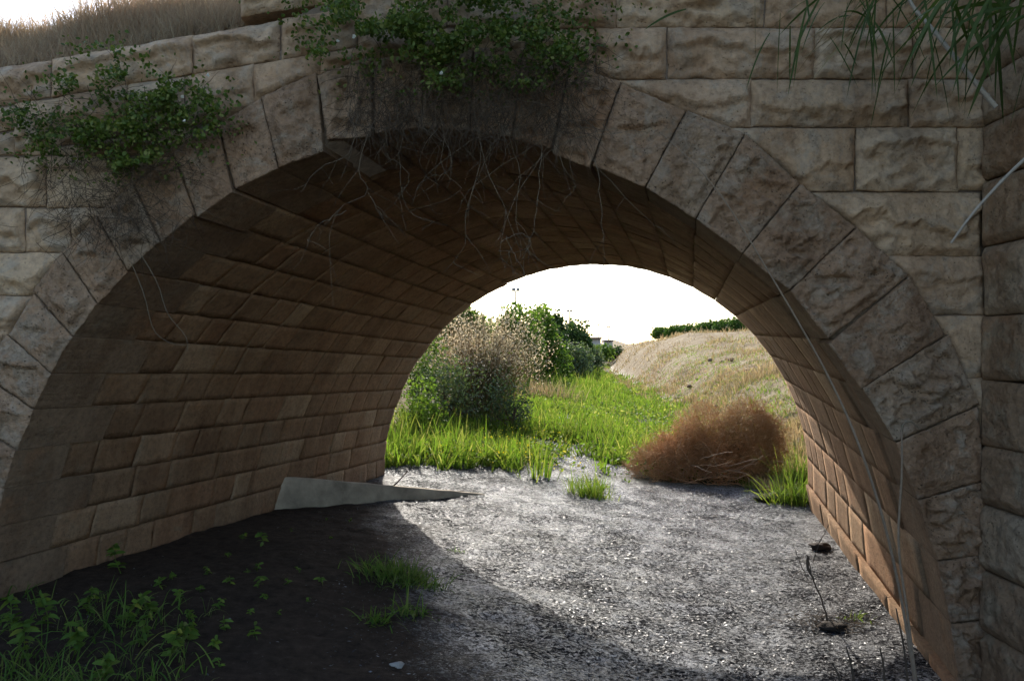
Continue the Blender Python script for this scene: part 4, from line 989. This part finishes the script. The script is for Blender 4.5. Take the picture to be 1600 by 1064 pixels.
SEED = [(413, 852, .14), (505, 910, .09), (325, 897, .08), (362, 912, .09), (388, 895, .06), (340, 948, .09), (300, 965, .08), (352, 985, .10), (396, 995, .10), (470, 893, .06), (447, 912, .07), (402, 918, .10), (378, 842, .09), (402, 893, .08),
        (250, 918, .10), (280, 940, .10), (520, 842, .05), (355, 870, .06), (435, 960, .05), (330, 1010, .10), (310, 925, .07), (415, 935, .06), (455, 830, .05), (545, 815, .05), (480, 940, .05), (345, 1040, .07), (300, 985, .09), (270, 905, .08), (390, 960, .06), (510, 812, .04)]
for k, (px, py, h) in enumerate(SEED):
    weed(gpt(px, py), h, 11, 'small pale green seedling growing from the bare shaded soil', 300 + k, h * .55, 'seedling', 'seedlings on the shaded soil', 'seedling', 'seedling')

# ------------------------------------------------------------------ lamp posts and sheds far off on the left
M['steel'] = plain_mat('steel', (.22, .22, .22), .6, .1, 2, 0)
M['shedwall'] = plain_mat('shedwall', (.40, .36, .32), .9, .15, 1, .1); M['shedroof'] = plain_mat('shedroof', (.16, .13, .12), .8, .2, 1, .1)
for k, (px, top, d) in enumerate(((806, 455, 102), (890, 487, 150), (918, 503, 195), (935, 508, 214), (951, 512, 232))):
    b0 = np.array(at(px, d)); zt_ = EYE + (HOR - top) / F * d
    t = thing('lamp_post', tuple(b0), ('nearest and tallest lamp post rising above the light green tree', 'second lamp post with stacked lamps above the dark trees', 'third lamp post along the far road, before the two smallest', 'fourth lamp post along the far road', 'farthest and lowest lamp post along the far road')[k], 'lamp post', 'lamp posts along the far road')
    link('pole', mesh_np('pole', *tubes(np.array([[b0, [b0[0], d, zt_]]]), .16, .12, 6), M['steel']), t)
    for sgn in (-1, 1): link('lamp', mesh_np('lamp', *bx(b0[0] + sgn * .04 + min(sgn, 0) * .5, b0[0] + sgn * .04 + max(sgn, 0) * .5, d - .2, d + .2, zt_ - .02, zt_ + .4), M['steel']), t)
for k, (px, top, d, wpx) in enumerate(((929, 527, 120, 22), (951, 531, 140, 14))):
    b0 = np.array(at(px, d)); zt_ = EYE + (HOR - top) / F * d; hw = wpx / F * d / 2
    t = thing('shed', tuple(b0), ('pale shed with a flat dark roof beyond the dark trees', 'smaller shed right of the pale shed on the horizon')[k], 'shed')
    link('wall', mesh_np('wall', *bx(b0[0] - hw * .9, b0[0] + hw * .9, d, d + 4, b0[2] - .3, zt_ - .3), M['shedwall']), t)
    link('roof', mesh_np('roof', *bx(b0[0] - hw, b0[0] + hw, d - .5, d + 4.5, zt_ - .295, zt_), M['shedroof']), t)
st = thing('stick', tuple(gpt(612, 762)), 'thin dark stick poking from the mud by the far left corner', 'stick')
link('stem', mesh_np('stem', *tubes(spline([gpt(612, 762), wp(624, 750, gpt(612, 762)[1]), wp(637, 736, gpt(612, 762)[1] + .1)], 6)[None], .012, .006, 5), M['bark']), st)
